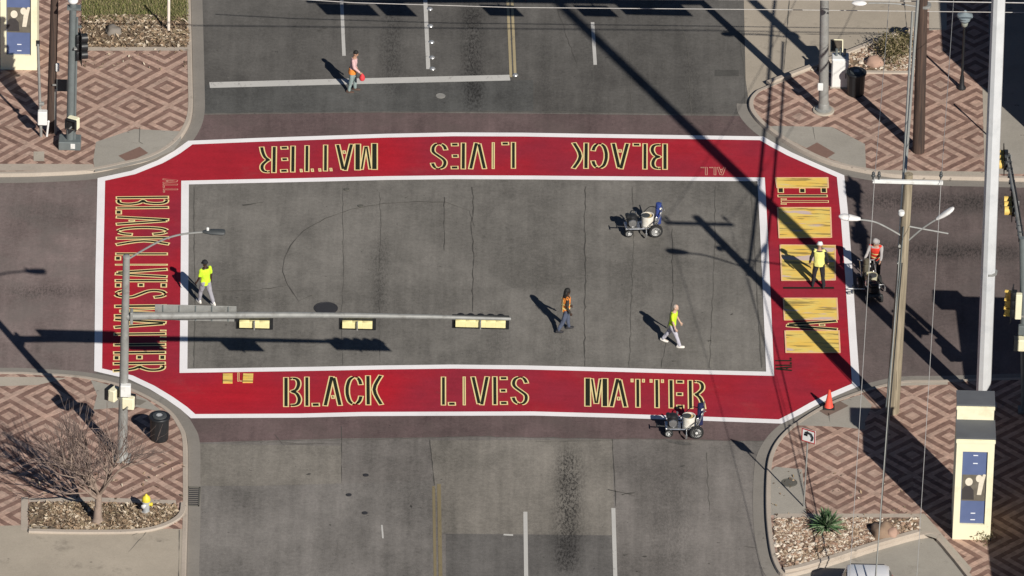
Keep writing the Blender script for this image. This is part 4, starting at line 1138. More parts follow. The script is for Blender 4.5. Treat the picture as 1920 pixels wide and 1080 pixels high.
# ------------------------------------------------------------------ plants
def bare_tree(x, y, label):
    rnd = random.Random(21); p = g(x, y, KH); r = thing('bare_tree', label, 'tree', p)
    tr, cr, tw = MB(), MB(), MB()
    base = [Vector((0, 0, 0)), Vector((.02, 0, .5)), Vector((.03, 0, 1.15))]
    tr.lathe([(.26, -.02), (.19, .06), (.15, .2), (.125, .6)], 12); tr.tube(base, [.15, .125, .11], 10)
    def grow(p0, d, L, rad, lev):
        n = 4; pts = [p0]; q = p0.copy(); dd = d.copy()
        for k in range(n):
            dd = (dd + Vector((rnd.uniform(-.16, .16), rnd.uniform(-.16, .16), rnd.uniform(-.06, .14)))).normalized()
            q = q + dd * L / n; pts.append(q.copy())
        rads = [rad * (1 - .5 * k / n) for k in range(n + 1)]
        (cr if lev < 3 else tw).tube(pts, rads, 6 if lev < 2 else 4 if lev < 3 else 3, None, lev < 2)
        if lev >= 4: return
        nb = (0, 6, 5, 3)[lev] if lev else 5
        for k in range(nb):
            t = rnd.uniform(.25, 1.0) if k else 1.0
            i = min(int(t * n), n - 1); b = pts[i].lerp(pts[i + 1], t * n - i)
            az = rnd.uniform(0, 6.28); sp = rnd.uniform(.35, .85)
            s1 = dd.orthogonal().normalized(); s2 = dd.cross(s1)
            nd = (dd + (s1 * math.cos(az) + s2 * math.sin(az)) * sp + Vector((0, 0, .12))).normalized()
            grow(b, nd, L * rnd.uniform(.5, .78), rad * .5 * (1.1 - .4 * t) + .0035, lev + 1)
    for k in range(9):
        a = 2 * math.pi * k / 9 + rnd.uniform(-.3, .3); tilt = rnd.uniform(.55, 1.05)
        d = Vector((math.cos(a) * tilt - .30, math.sin(a) * tilt, .95)).normalized()
        grow(base[2] - Vector((0, 0, rnd.uniform(0, .3))), d, rnd.uniform(1.35, 1.95), .055, 1)
    MB_BARK = mat('tree_bark', (.27, .205, .165), .9, 0, .35, 12)
    build('trunk', tr, MB_BARK, r, True)
    c = build('crown', cr, MB_BARK, r, True)
    build('twigs', tw, mat('reddish_twigs', (.215, .160, .138), .9, 0, .3, 8), c)
    return r
bare_tree(183, 978, 'leafless spreading tree in the southwest mulch bed')
def yucca(x, y, n, s, label, m_, name='yucca_plant', cat='plant', seed=4, droop=.5):
    rnd = random.Random(seed); p = g(x, y, KH); mb = MB()
    for k in range(n):
        a = rnd.uniform(0, 6.28); el = rnd.uniform(.05, 1.45); L = s * rnd.uniform(.7, 1.1); w_ = .028 * rnd.uniform(.8, 1.3)
        d = Vector((math.cos(a) * math.cos(el), math.sin(a) * math.cos(el), math.sin(el))); sd_ = Vector((-math.sin(a), math.cos(a), 0))
        vs = []
        for t in (0, .35, .7, 1):
            q = d * (L * t) - Vector((0, 0, droop * .35 * L * t * t * math.cos(el))) + Vector((0, 0, .2))
            ww = w_ * (1 - t ** 3) + .002; nr = Vector((0, 0, ww * .4))
            vs += [q - sd_ * ww + nr, q - nr * .2, q + sd_ * ww + nr]
        fs = []
        for i in range(3):
            for j in range(2): fs.append((i * 3 + j, i * 3 + j + 1, i * 3 + j + 4, i * 3 + j + 3))
        mb.add(vs, fs)
    mb.lathe([(.10, -.02), (.09, .15), (.04, .26)], 8)
    o = build(name, mb, m_); o.location = p; tag(o, label, cat); return o
yucca(1550, 997, 210, .72, 'spiky green yucca in the southeast gravel bed', island_random('yucca_leaf', [(.11, .19, .085), (.075, .14, .06), (.17, .25, .13), (.05, .10, .045), (.24, .30, .19)], .55))
def shrub(x, y, w_, h_, n, label, m_, seed):
    rnd = random.Random(seed); p = g(x, y, KH); r = thing('shrub', label, 'shrub', p)
    st, lf = MB(), MB()
    for k in range(26):
        a = rnd.uniform(0, 6.28); q = Vector((math.cos(a) * w_ * rnd.uniform(.2, .9), math.sin(a) * w_ * rnd.uniform(.2, .9), h_ * rnd.uniform(.6, 1.05)))
        st.tube([(0, 0, 0), tuple(q * .5 + Vector((rnd.uniform(-.06, .06), rnd.uniform(-.06, .06), .08))), tuple(q)], [.016, .011, .005], 4)
    cl = [(Vector((rnd.gauss(0, w_ * .5), rnd.gauss(0, w_ * .5), h_ * rnd.uniform(.35, .95))), rnd.uniform(.10, .22)) for _ in range(34)]
    for k in range(n):
        c, s = rnd.choice(cl); q = c + Vector((rnd.gauss(0, s), rnd.gauss(0, s), rnd.gauss(0, s * .7)))
        if q.z < .03: q.z = .03
        M = Matrix.Translation(q) @ Euler((rnd.uniform(0, 6.3), rnd.uniform(0, 6.3), rnd.uniform(0, 6.3))).to_matrix().to_4x4()
        L = rnd.uniform(.03, .06); lf.add([(L, 0, 0), (0, L * .4, .01), (-L, 0, 0), (0, -L * .4, .01)], [(0, 1, 2, 3)], M)
    build('stems', st, mat('grey_brown_bark', (.21, .155, .125), .9), r); build('foliage', lf, m_, r)
M_DRYLEAF = island_random('dry_shrub_leaf', [(.15, .13, .06), (.10, .095, .04), (.24, .20, .11), (.06, .06, .025), (.30, .24, .15)])
shrub(1682, 108, .55, .75, 2600, 'dry olive shrub in the northeast gravel bed', M_DRYLEAF, 11)
shrub(1846, 1010, .28, .22, 300, 'low weeds at the foot of the southeast cream pillar', M_DRYLEAF, 12)

# ------------------------------------------------------------------ line striping machines
def wheel(r, x, y, rad, wd, lab='wheel'):
    T = Matrix.Translation((x, y, rad)) @ Matrix.Rotation(R(90), 4, 'X')
    wv = build('wheel', MB().lathe([(rad * .70, -wd / 2), (rad * .94, -wd / 2), (rad, -wd * .3), (rad, wd * .3), (rad * .94, wd / 2), (rad * .70, wd / 2)], 24, T), M_RUB, r, True)
    build('rim', MB().lathe([(rad * .71, -wd * .50), (rad * .62, -wd * .42), (rad * .2, -wd * .50), (rad * .12, -wd * .56), (.01, -wd * .56)], 20, T).lathe([(rad * .71, wd * .50), (rad * .62, wd * .42), (rad * .2, wd * .50), (rad * .12, wd * .56), (.01, wd * .56)], 20, T), M_WP, wv, True)
    return wv
def striper(x, y, rz, label, accent, pale, group='ride on line striping machines', scale=1.0):
    """travels along local +X; pump column at the +X end, tow tongue at the -X end"""
    r = thing('line_striper', label, 'line striper', g(x, y, .012), rz, group); r.scale = (scale,) * 3
    fr = MB()
    for sy in (-.24, .24):
        fr.tube([(-.62, sy * .8, .28), (-.1, sy, .30), (.45, sy, .30), (.62, sy, .42)], .028, 8)
    for xx in (-.6, -.1, .45): fr.tube([(xx, -.26, .30), (xx, .26, .30)], .026, 8)
    fr.box((-.35, 0, .33), (.50, .46, .03)).box((.22, 0, .335), (.50, .50, .03))
    build('frame', fr, M_CHROME if pale else M_DKGREY, r, True)
    wheel(r, .46, -.36, .25, .13); wheel(r, .46, .36, .25, .13); 
    cw = wheel(r, -.50, -.26, .15, .09); wheel(r, -.50, .26, .15, .09)
    eng = build('engine', MB().box((-.36, .02, .50), (.36, .34, .30), None, .05).lathe([(.17, 0), (.17, .07), (.13, .11), (.05, .12)], 18, Matrix.Translation((-.36, .02, .65))), M_BLK, r, True)
    build('recoil_cover', MB().lathe([(.15, 0), (.14, .04), (.05, .05)], 16, Matrix.Translation((-.36, -.16, .50)) @ Matrix.Rotation(R(90), 4, 'X')), M_CHROME, eng, True)
    build('fuel_tank', MB().box((-.52, .02, .72), (.16, .30, .13), None, .04), M_BLK, eng, True)
    build('exhaust', MB().tube([(-.26, .2, .5), (-.2, .26, .56), (-.2, .26, .72)], .035, 8), M_CHROME, eng, True)
    bu = build('paint_bucket', MB().lathe([(.20, 0), (.225, .34), (.235, .345), (.235, .37), (.20, .37), (.195, .30)], 24, Matrix.Translation((.20, .0, .35))), mat('bucket_white', (.74, .70, .62), .45, 0, .15, 12, grime=(.45, .36, .22)) if pale else mat('bucket_stained', (.45, .42, .30), .5, 0, .3, 12, grime=(.12, .10, .07)), r, True)
    build('paint', MB().lathe([(.19, .66), (.02, .662)], 20, Matrix.Translation((.20, 0, 0))), mat('wet_yellow_paint', (.62, .46, .20), .3), bu)
    build('bucket_lid', MB().lathe([(.15, 0), (.15, .03), (.05, .04)], 18, Matrix.Translation((.13, -.04, .72))), M_DKGREY, bu, True)
    col = build('pump_column', MB().box((.60, .10, .62), (.20, .24, .66), None, .04).lathe([(.10, 0), (.11, .06), (.10, .18), (.05, .20)], 16, Matrix.Translation((.60, .10, .95))), accent, r, True)
    for gz in (.80, .98): build('gauge', MB().lathe([(.045, 0), (.045, .03)], 12, Matrix.Translation((.66, -.03, gz)) @ Matrix.Rotation(R(90), 4, 'X')), M_WP, col)
    build('filter', MB().lathe([(.05, .35), (.055, .4), (.055, .62), (.03, .66)], 12, Matrix.Translation((.50, -.14, .05))), M_CHROME, col, True)
    hb = MB(); hb.tube([(.45, .28, .32), (.62, .30, .75), (.74, .32, 1.02), (.76, .40, 1.06)], .02, 8).tube([(.45, -.28, .32), (.62, -.22, .75), (.72, -.18, 1.02), (.76, -.28, 1.06)], .02, 8).tube([(.72, -.20, 1.02), (.74, .34, 1.02)], .02, 8)
    build('handlebar', hb, M_CHROME, r, True)
    build('tow_tongue', MB().tube([(-.62, 0, .28), (-.92, -.04, .34)], .025, 8).tube([(-.92, -.16, .34), (-.92, .10, .34)], .022, 8), M_BLK, r, True)
    gn = build('gun_arm', MB().tube([(.1, -.28, .34), (.1, -.46, .34), (.1, -.50, .22)], .018, 8).box((.1, -.50, .16), (.06, .06, .14)), M_CHROME, r, True)
    build('paint_hose', MB().tube(smooth_line([(.55, .02, .5), (.36, -.26, .55), (.2, -.34, .42), (.1, -.48, .30)], 5), .014, 6).tube(smooth_line([(.55, .2, .9), (.30, .34, .85), (.0, .30, .55), (-.2, .1, .55)], 5), .016, 6), M_BLK, r, True)
    return r
striper(1203, 436, R(8), 'white bucketed line striping machine with blue pump inside the junction', M_BLUE, True)
striper(1280, 812, R(3), 'white bucketed line striping machine with navy pump beside the word on the south band', mat('navy_pump_paint', (.018, .022, .075), .45), True)
st3 = striper(1634, 553, R(100), 'dark stained line striping machine pushed by the worker in the red vest', mat('stained_pump', (.10, .09, .065), .6, 0, .4), False, scale=1.0)

# ------------------------------------------------------------------ people
def remesh(name, mb, m_, parent, voxel=.012, sm=3, fold=0.0, seed=0):
    me = bpy.data.meshes.new(name + '_raw'); me.from_pydata(mb.v, [], mb.f); me.update()
    bm = bmesh.new(); bm.from_mesh(me); bmesh.ops.recalc_face_normals(bm, faces=bm.faces[:]); bm.to_mesh(me); bm.free()
    o = bpy.data.objects.new(name + '_raw', me); COL.objects.link(o)
    md = o.modifiers.new('r', 'REMESH'); md.mode = 'VOXEL'; md.voxel_size = voxel
    if sm: s_ = o.modifiers.new('s', 'SMOOTH'); s_.iterations = sm; s_.factor = .5
    dg = bpy.context.evaluated_depsgraph_get(); ev = o.evaluated_get(dg)
    nm = bpy.data.meshes.new_from_object(ev, depsgraph=dg); nm.name = name
    bpy.data.objects.remove(o); bpy.data.meshes.remove(me)
    if fold:
        for v in nm.vertices:
            k = noise.noise(Vector((v.co.x * 9 + seed, v.co.y * 9, v.co.z * 4.5))) * fold + noise.noise(Vector((v.co.x * 20 + seed, v.co.y * 20, v.co.z * 9))) * fold * .5
            v.co = v.co + v.normal * k
    nm.polygons.foreach_set('use_smooth', [True] * len(nm.polygons)); nm.materials.clear(); nm.materials.append(m_)
    q = bpy.data.objects.new(name, nm); COL.objects.link(q); q.parent = parent
    return q
def person(label, x, y, face, pose, skin, top, bottom, shoes, hair, H=1.76, vest=None, sleeves='short', stripe=None, hairkind='short', cap=None, hood=None, build_=1.0, z=0.0, extra=None, rise=0.0):
    """face: direction in the image plane of the ground, degrees, 0 = away from the camera, -90 = to the right"""
    s = H / 1.76; r = thing('person', label, 'person', g(x, y, z), R(face))
    ps = dict(lt=0, lk=0, rt=0, rk=0, la=0, lo=8, le=12, ra=0, ro=8, re=12, lean=2, hp=0, hy=0, splay=.0)
    ps.update(pose)
    def rotx(v, a): return Vector((v[0], v[1] * math.cos(a) + v[2] * math.sin(a), -v[1] * math.sin(a) + v[2] * math.cos(a)))
    hips = Vector((0, 0, .93)); J = {}
    for sd_, sx, th, kn in (('l', -1, ps['lt'], ps['lk']), ('r', 1, ps['rt'], ps['rk'])):
        h = hips + Vector((sx * .095, 0, -.03)); sp = sx * (.03 + ps['splay'])
        d1 = Vector((sp, math.sin(R(th)), -math.cos(R(th)))); d1.normalize()
        d2 = Vector((sp, math.sin(R(th - kn)), -math.cos(R(th - kn)))); d2.normalize()
        k = h + d1 * .42; a = k + d2 * .41
        J[sd_] = (h, k, a, th - kn)
    low = min(J['l'][2].z, J['r'][2].z) - .085
    off = Vector((0, 0, -low)); hips = hips + off
    J = {k: (a + off, b + off, c + off, d) for k, (a, b, c, d) in J.items()}
    ln = R(ps['lean'])
    def tp(xx, yy, zz): return hips + rotx((xx, yy, zz), ln)
    neck = tp(0, -.01, .54); head = tp(0, .02, .67)
    HM = Matrix.Translation(head) @ Matrix.Rotation(R(ps['hy']), 4, 'Z') @ Matrix.Rotation(-R(ps['hp']) - ln, 4, 'X')
    A = {}
    for sd_, sx, sw, ou, el in (('l', -1, ps['la'], ps['lo'], ps['le']), ('r', 1, ps['ra'], ps['ro'], ps['re'])):
        sh = tp(sx * .175 * build_, -.01, .465)
        d1 = Vector((sx * math.sin(R(ou)), math.sin(R(sw)) * math.cos(R(ou)), -math.cos(R(sw)) * math.cos(R(ou))))
        d2 = Vector((sx * math.sin(R(ou * .4)), math.sin(R(sw + el)), -math.cos(R(sw + el)))); d2.normalize()
        e_ = sh + d1 * .29; w_ = e_ + d2 * .25; A[sd_] = (sh, e_, w_, d2, sx)
    def scv(p): return p * s
    def torso(mb, inf, z0, z1, drop=0.0):
        prof = [(-.10, .150, .105), (0, .158, .112), (.10, .148, .102), (.20, .150, .104), (.32, .168, .114), (.42, .172, .108), (.48, .150, .090), (.53, .085, .070)]
        zs = [z0] + [p[0] for p in prof if z0 < p[0] < z1] + [z1]; rings = []
        for zz in zs:
            q = min(range(len(prof) - 1), key=lambda i: 0 if prof[i][0] <= zz <= prof[i + 1][0] else 1)
            a, b = prof[q], prof[q + 1]; t = (zz - a[0]) / (b[0] - a[0]); t = max(0, min(1, t))
            wx = (a[1] + (b[1] - a[1]) * t) * build_ + inf; wy = (a[2] + (b[2] - a[2]) * t) * build_ + inf
            rings.append([tuple(tp(wx * math.cos(j * math.pi / 10), wy * math.sin(j * math.pi / 10), zz)) for j in range(20)])
        mb.loft(rings)
    # body: one continuous surface
    bd = MB(); torso(bd, 0, -.09, .53)
    bd.cap(tp(0, -.005, .48), tp(0, .01, .60), .062, .055)
    bd.ball((0, -.005, .03), (.076, .096, .108), HM, 16, 12); bd.ball((0, .035, -.05), (.058, .060, .065), HM); bd.ball((0, .098, -.005), (.014, .020, .026), HM)
    bd.ball((0, .085, -.055), (.028, .018, .012), HM); bd.ball((0, .082, .035), (.05, .02, .014), HM)
    for sx in (-1, 1): bd.ball((sx * .078, -.005, .0), (.014, .026, .034), HM)
    for k in 'lr':
        h, kn, an, ft = J[k]; bd.cap(h, kn, .085 * build_, .056).cap(kn, an, .056, .040)
        f = Vector((0, math.cos(R(ft * .4)), math.sin(R(ft * .4)) * .6)); bd.cap(an + Vector((0, -.03, -.05)), an + f * .15 + Vector((0, 0, -.055)), .034, .028)
        sh, e_, wr, d2, sx = A[k]; bd.cap(sh, e_, .050, .040).cap(e_, wr, .040, .028)
        pc = wr + d2 * .055; lat = Vector((0, 1, 0)); lat = (lat - d2 * lat.dot(d2)).normalized(); nrm = d2.cross(lat)
        bd.cap(wr, pc, .026, .032); bd.cap(pc - lat * .018, pc + lat * .018, .020, .020)
        for i, (o_, L) in enumerate(((-.030, .058), (-.010, .072), (.010, .076), (.030, .066))):
            a_ = pc + lat * o_ + d2 * .02; b_ = a_ + d2 * L * .55 - nrm * sx * .006; c_ = b_ + (d2 * .75 - nrm * sx * .6).normalized() * L * .5
            bd.cap(a_, b_, .0095, .0088, 8).cap(b_, c_, .0088, .0075, 8)
        th_ = pc + lat * .028 - d2 * .015; bd.cap(th_, th_ + (lat * .7 + d2 * .7) * .035, .012, .010, 8).cap(th_ + (lat * .7 + d2 * .7) * .035, th_ + (lat * .6 + d2 * 1.0) * .058, .010, .008, 8)
    def S(mb): mb.v = [tuple(Vector(v) * s) for v in mb.v]; return mb
    body = remesh('body', S(bd), skin, r, .0075, 2)
    # shirt
    sh_ = MB(); torso(sh_, .018, -.13, .50)
    for k in 'lr':
        a, e_, wr, d2, sx = A[k]
        sh_.cap(a + (Vector((0, 0, .0))), e_ if sleeves != 'short' else a.lerp(e_, .72), .068, .060 if sleeves == 'short' else .055)
        if sleeves == 'long': sh_.cap(e_, wr.lerp(e_, .06), .054, .042)
    remesh('shirt', S(sh_), top, r, .012, 2, .017, x)
    if vest:
        vs = MB(); torso(vs, .034, -.10, .47)
        for k in 'lr': a = A[k][0]; vs.cap(a.lerp(tp(0, 0, .47), .30), a.lerp(tp(0, 0, .47), .05), .066, .072)
        vv = remesh('vest', S(vs), vest, r, .012, 2, .010, x + 3)
        if stripe:
            for zz in (.06, .22):
                sb = MB(); rings = []
                for dz in (-.025, .025):
                    t_ = MB(); torso(t_, .043, zz + dz, zz + dz + .02); rings.append(t_.v[:20])
                sb.loft(rings, None, False); build('reflective_stripe', S(sb), stripe, vv, True)
            for sx in (-.095, .095):
                sb = MB(); rings = []
                for zz in (-.08, .0, .1, .2, .32, .42):
                    fr_ = [(sx - .022, -.158, zz), (sx + .022, -.158, zz), (sx + .022, -.150, zz), (sx - .022, -.150, zz)]
                    rings.append([tuple(tp(p[0], p[1] * build_, p[2])) for p in fr_])
                sb.loft(rings); build('reflective_stripe', S(sb), stripe, vv)
    # trousers
    tr = MB(); torso(tr, .014, -.12, .02)
    for k in 'lr':
        h, kn, an, ft = J[k]; tr.cap(h + Vector((0, 0, -.02)), kn, .104 * build_, .078).cap(kn, an + Vector((0, 0, .02)), .076, .064)
    tr.ball(tp(0, 0, -.06), (.155 * build_, .115 * build_, .10))
    remesh('trousers', S(tr), bottom, r, .012, 2, .017, x + 9)
    for k in 'lr':
        h, kn, an, ft = J[k]; f_ = R(min(35, max(-35, ft * .45)))
        T = Matrix.Translation(an * s + Vector((0, 0, -.04 * s))) @ Matrix.Rotation(f_, 4, 'X')
        so = MB().loft([[(px_ * w2, py_, zz) for px_, py_ in ((-.8, -.085), (-.4, -.105), (.4, -.105), (.8, -.085), (1, .02), (1, .10), (.7, .17), (0, .195), (-.7, .17), (-1, .10), (-1, .02))] for zz, w2 in ((-.045, .042), (-.02, .046), (.005, .042), (.022, .032))], T)
        so.cap((0, -.05, -.01), (0, -.03, .06), .045, .046, 12, T); build('shoe', so, shoes, r, True)
    # hair, hats
    if hairkind == 'short': build('hair', S(MB().ball((0, -.018, .055), (.083, .098, .100), HM, 18, 12)), hair, r, True)
    elif hairkind == 'crop': build('hair', S(MB().ball((0, -.028, .03), (.080, .090, .098), HM, 18, 12)), hair, r, True)
    elif hairkind == 'long':
        hm = MB().ball((0, -.02, .05), (.105, .115, .11), HM, 18, 12).ball((0, -.06, -.06), (.125, .085, .15), HM).ball((0, -.07, -.17), (.12, .07, .13), HM)
        remesh('hair', S(hm), hair, r, .012, 2, .012, 4)
    if cap: 
        cp = MB().ball((0, -.01, .06), (.098, .118, .092), HM, 18, 12).lathe([(.125, .028), (.13, .035), (.10, .06)], 18, HM @ Matrix.Diagonal((.92, 1.12, 1, 1)) @ Matrix.Translation((0, .01, 0))); build('cap', S(cp), cap, r, True)
    if hood:
        hd = MB().ball((0, -.03, .04), (.110, .115, .135), HM).ball((0, -.06, -.06), (.11, .10, .10), HM); remesh('hood', S(hd), hood, r, .012, 2, .008, 2)
    if extra: extra(r, s, A, tp)
    return r, A, s
SK_DK = mat('deep_brown_skin', (.055, .030, .020), .5); SK_MD = mat('tan_skin', (.38, .22, .15), .5); SK_LT = mat('pale_skin', (.50, .33, .25), .5)
C_LIME = mat('lime_shirt_cloth', (.55, .80, .035), .85, 0, .12, 6); C_YELV = mat('pale_yellow_vest', (.74, .72, .22), .8, 0, .12, 6)
C_ORGV = mat('orange_vest', (.78, .26, .045), .8, 0, .12, 6); C_REDV = mat('red_orange_vest', (.70, .045, .025), .8, 0, .12, 6)
C_PINK = mat('pink_hoodie_cloth', (.58, .38, .38), .9, 0, .15, 6); C_GREY = mat('grey_sweat_cloth', (.31, .30, .33), .9, 0, .2, 8)
C_HOOD = mat('grey_hoodie_cloth', (.36, .34, .33), .9, 0, .15, 8); C_BLK = mat('black_cloth', (.018, .018, .022), .9, 0, .2, 8)
C_DENIM = mat('blue_denim', (.075, .090, .135), .9, 0, .25, 8); C_TEAL = mat('pale_teal_denim', (.25, .31, .30), .9, 0, .2, 8)
C_WSHOE = mat('white_shoe', (.78, .74, .68), .6); C_BSHOE = mat('brown_boot', (.10, .06, .045), .7); C_REF = mat('silver_tape', (.72, .72, .66), .35)
C_YREF = mat('lemon_tape', (.85, .72, .30), .4)
H_BLK = mat('black_hair', (.012, .011, .010), .7); H_GREY = mat('grey_hair', (.36, .31, .27), .8)

def waist_vest(r, s, A, tp):
    v = MB(); rings = []
    for zz, w_ in ((.06, .185), (-.04, .20), (-.14, .205)):
        rings.append([tuple(tp(w_ * math.cos(j * math.pi / 10), w_ * .78 * math.sin(j * math.pi / 10), zz)) for j in range(20)])
    v.loft(rings); v.v = [tuple(Vector(q) * s) for q in v.v]
    build('tied_vest', v, C_ORGV, r, True)
pr, PA, s_ = person('person with black hair in a pink hoodie standing on the stop line', 661, 171, -100, dict(lt=8, lk=6, rt=-6, rk=4, la=-4, le=20, ra=12, re=42, ro=12, hp=22, lean=6), SK_MD, C_PINK, C_TEAL, C_BSHOE, H_BLK, 1.74, sleeves='long', extra=waist_vest)
sh, e_, wr, d2, sx = PA['l']
hand = pr.location + Matrix.Rotation(R(-100), 3, 'Z') @ ((wr + d2 * .09) * s_)
sh, e_, wr2, d22, sx2 = PA['r']
hand_r = pr.location + Matrix.Rotation(R(-100), 3, 'Z') @ ((wr2 + d22 * .09) * s_)
o = build('flag_bundle', MB().loft([[(q * math.cos(a) * (1 + .12 * math.sin(3 * a)), q * .8 * math.sin(a), zz) for a in [2 * math.pi * k / 14 for k in range(14)]] for q, zz in ((.03, .0), (.07, -.06), (.13, -.16), (.15, -.28), (.11, -.36), (.05, -.38))]), mat('red_bag_cloth', (.66, .05, .06), .7), None, True)
o.location = hand_r + Vector((.03, 0, .02)); o.name = 'red_bag'; o.scale = (.72, .72, .78); tag(o, 'bright red bag held in the hand of the pink hoodie worker', 'bag')

person('person in lime shirt, black cap and grey sweatpants near the left white line', 385, 569, 40, dict(lt=16, lk=6, rt=-16, rk=12, la=6, le=24, lo=10, ra=-4, re=10, hp=10), SK_DK, C_LIME, C_GREY, C_WSHOE, H_BLK, 1.80, build_=1.12, cap=C_BLK)
person('person with long dark hair in an orange vest and jeans mid junction', 1060, 620, -75, dict(lt=14, lk=8, rt=-14, rk=12, ra=-6, re=30, ro=16, la=14, le=20, hp=6), SK_DK, mat('dark_long_sleeve', (.035, .030, .025), .9), C_DENIM, mat('dark_shoe', (.03, .03, .035), .7), H_BLK, 1.76, vest=C_ORGV, sleeves='long', stripe=C_YREF, hairkind='long')
person('person with grey hair in lime shirt and white shoes striding right', 1260, 646, -105, dict(lt=-20, lk=12, rt=24, rk=6, ra=8, re=16, ro=14, la=10, le=20, hp=16, lean=6), SK_LT, C_LIME, mat('pale_grey_jeans', (.42, .41, .46), .9, 0, .2, 8), C_WSHOE, H_GREY, 1.74, hairkind='crop')
person('person in pale yellow vest, white hard hat and black trousers standing on the largest stencil', 1534, 537, -4, dict(lt=3, lk=2, rt=-3, rk=2, splay=.08, la=4, le=8, lo=20, ra=6, re=16, ro=18, hp=20), SK_MD, C_BLK, C_BLK, C_BLK, H_BLK, 1.84, vest=C_YELV, sleeves='long', stripe=None, cap=M_WP, z=.02)
person('person in red vest and grey hood bent over the dark striping machine', 1641, 524, 165, dict(lt=8, lk=6, rt=2, rk=4, la=38, le=30, lo=12, ra=34, re=34, ro=14, lean=14, hp=30, hy=-20), SK_MD, C_HOOD, C_BLK, C_BSHOE, H_BLK, 1.82, vest=C_REDV, sleeves='long', stripe=C_YREF, hood=C_HOOD, build_=1.08)
# spray bar of the third machine lying across the white line
p = g(1606, 547, .02); r = thing('spray_bar', 'white spray bar with two nozzles lying over the east white line', 'spray bar', p)
build('bar', MB().tube([(-.3, 0, .12), (.3, -.02, .14)], .025, 8), M_WP, r, True)
build('nozzle', MB().tube([(-.12, .16, .06), (-.12, -.2, .06)], .03, 8).box((-.12, .16, .1), (.08, .08, .12)), M_GALV, r); build('nozzle', MB().box((-.26, -.18, .06), (.10, .08, .10)), M_GALV, r)

# ------------------------------------------------------------------ white car at the lower edge (tail toward the junction)
def car(x, y, label):
    p = g(x, y, .014); r = thing('parked_car', label, 'car', p)      # tail at local y=0, length toward -y
    W = .93
    def sec(y_, pts): return [(q[0], y_, q[1]) for q in pts]
    def shell(w0, zb, w1, z1, w2, z2): # half width/heights: sill, belt, roof
        L = [(-w0, zb), (-w1, z1 * .6 + zb * .4), (-w1, z1), (-w2, z2 - .05), (-w2 * .82, z2), (w2 * .82, z2), (w2, z2 - .05), (w1, z1), (w1, z1 * .6 + zb * .4), (w0, zb)]
        return L
    rings = [sec(0, shell(.70, .42, .80, .80, .66, 1.20)), sec(-.10, shell(.80, .32, .90, .95, .72, 1.52)), sec(-.35, shell(.84, .28, .93, .98, .70, 1.66)), sec(-1.2, shell(.85, .25, .94, .98, .71, 1.70)), sec(-2.2, shell(.85, .25, .94, .98, .69, 1.66)), sec(-2.75, shell(.85, .25, .94, .98, .66, 1.42)), sec(-3.15, shell(.85, .25, .94, .97, .86, 1.05)), sec(-4.1, shell(.84, .27, .91, .90, .80, .96)), sec(-4.5, shell(.74, .35, .80, .76, .66, .80))]
    build('body', MB().loft(rings), mat('white_car_paint', (.76, .76, .78), .22, 0, .03, 2, .6), r, True)
    M_GL = mat('car_glass', (.02, .022, .026), .08, 0, .05, 2, .7)
    build('rear_window', MB().box((0, .0, 0), (1.15, .02, .42), Matrix.Translation((0, -.028, 1.27)) @ Matrix.Rotation(R(-13), 4, 'X'), .006), M_GL, r)
    for sx in (-1, 1):
        build('side_window', MB().loft([[(sx * (x_ + k), y_, z_) for x_, y_, z_ in ((.945, -.45, 1.02), (.945, -2.6, 1.02), (.735, -2.25, 1.58), (.735, -.5, 1.58))] for k in (0, .012)]), M_GL, r)
        build('tail_light', MB().box((sx * .80, -.02, .92), (.14, .10, .30), None, .02), mat('tail_light_red', (.45, .02, .02), .3), r)
        for yy in (-.85, -3.55):
            T = Matrix.Translation((sx * .86, yy, .33)) @ Matrix.Rotation(R(90), 4, 'Y')
            wv = build('wheel', MB().lathe([(.2, -.11), (.32, -.11), (.335, -.06), (.335, .06), (.32, .11), (.2, .11)], 22, T), M_RUB, r, True)
            build('rim', MB().lathe([(.21, -.112), (.06, -.10)], 16, T).lathe([(.21, .112), (.06, .10)], 16, T), M_CHROME, wv, True)
    build('windscreen', MB().loft([[(x_, y_ - k, z_ + k) for x_, y_, z_ in ((-.72, -3.1, 1.06), (.72, -3.1, 1.06), (.60, -2.72, 1.46), (-.60, -2.72, 1.46))] for k in (.005, .018)]), M_GL, r)
    build('bumper', MB().box((0, -.02, .48), (1.6, .16, .22), None, .05), M_DKGREY, r, True)
car(1624, 1126, 'white hatchback car cut off by the bottom edge on the driveway')

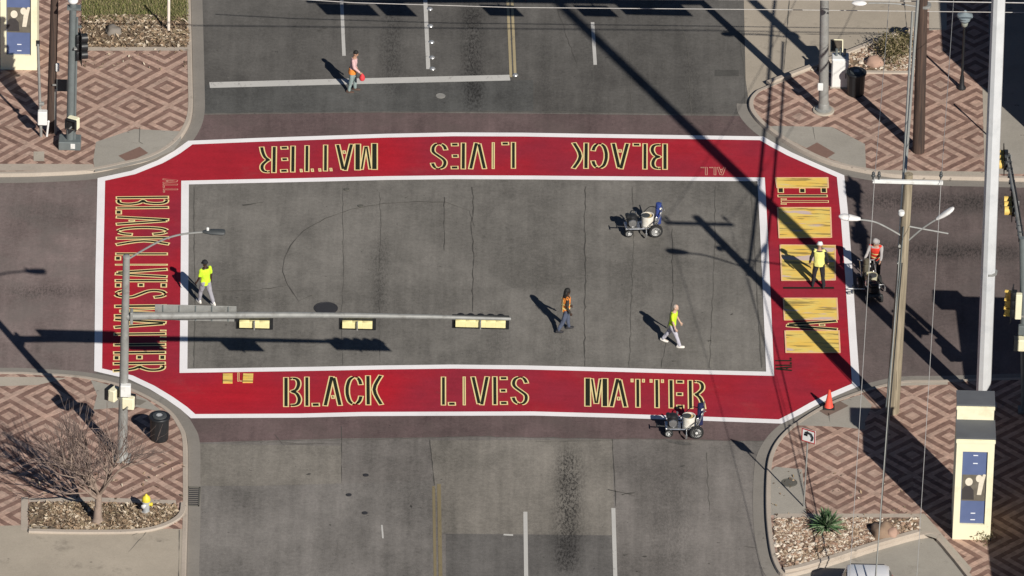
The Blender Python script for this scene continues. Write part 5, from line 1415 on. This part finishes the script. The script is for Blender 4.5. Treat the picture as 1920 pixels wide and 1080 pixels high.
# ------------------------------------------------------------------ the two buildings just past the right edge that throw the big shadows
M_BRICK = None
def brickmat():
    mt, nt, b = newmat('tan_brick'); v, x, y, z = objcoord(nt)
    t = nt.nodes.new('ShaderNodeTexBrick'); t.inputs['Scale'].default_value = 4.0
    t.inputs['Color1'].default_value = (.30, .17, .11, 1); t.inputs['Color2'].default_value = (.25, .14, .10, 1); t.inputs['Mortar'].default_value = (.33, .29, .25, 1)
    mp = nt.nodes.new('ShaderNodeMapping'); mp.inputs['Rotation'].default_value = (R(90), 0, 0); nt.links.new(v, mp.inputs[0]); nt.links.new(mp.outputs[0], t.inputs[0])
    nt.links.new(t.outputs[0], b.inputs['Base Color']); b.inputs['Roughness'].default_value = .9; return mt
M_BRICK = brickmat()
def shop(c, W, L, H, dx, label):
    """c: the corner nearest the junction; W to the east, L away (signed); dx: lean of the west wall per metre"""
    r = thing('corner_building', label, 'building', c)
    fp = [(0, 0), (W, 0), (W + dx * L, L), (dx * L, L)]
    body = MB().loft([[(a, b, zz) for a, b in fp] for zz in (-.05, H - .3)]); build('wall', body, M_BRICK, r)
    cp = MB().loft([[(a, b, zz) for a, b in fp] for zz in (H - .3, H)]); build('parapet', cp, M_CURB, r)
    sg = 1 if L > 0 else -1
    for k in range(5):
        yy = L * (.12 + .18 * k)
        w_ = build('window', MB().box((dx * yy - .01, yy, 1.7), (.08, 1.5, 1.6)), mat('window_frame_paint', (.25, .24, .22), .6), r)
        build('pane', MB().box((dx * yy - .055, yy, 1.7), (.02, 1.36, 1.46)), mat('shop_glass', (.03, .035, .04), .1), w_)
    d_ = build('door', MB().box((1.6, -.01 * sg, 1.1), (1.1, .08, 2.2)), M_DKGREY, r); build('handle', MB().box((2.0, -.08 * sg, 1.1), (.05, .06, .25)), M_CHROME, d_)
    return r
ne = g(1991, 310); shop(Vector((ne.x, ne.y, KH)), 18, 34, 6.0 - KH, -.01, 'brick building just past the right edge north of the east road')
se = g(1987, 746); sfar = g(2057, 1261)
bl2 = shop(Vector((se.x, se.y, KH)), 18, -34, 5.0 - KH, (sfar.x - se.x) / (sfar.y - se.y), 'brick building just past the right edge south of the east road')
build('corner_parapet', MB().box((-.10, -.4, 4.85 + .10), (.9, .8, .42)), M_CURB, bl2)
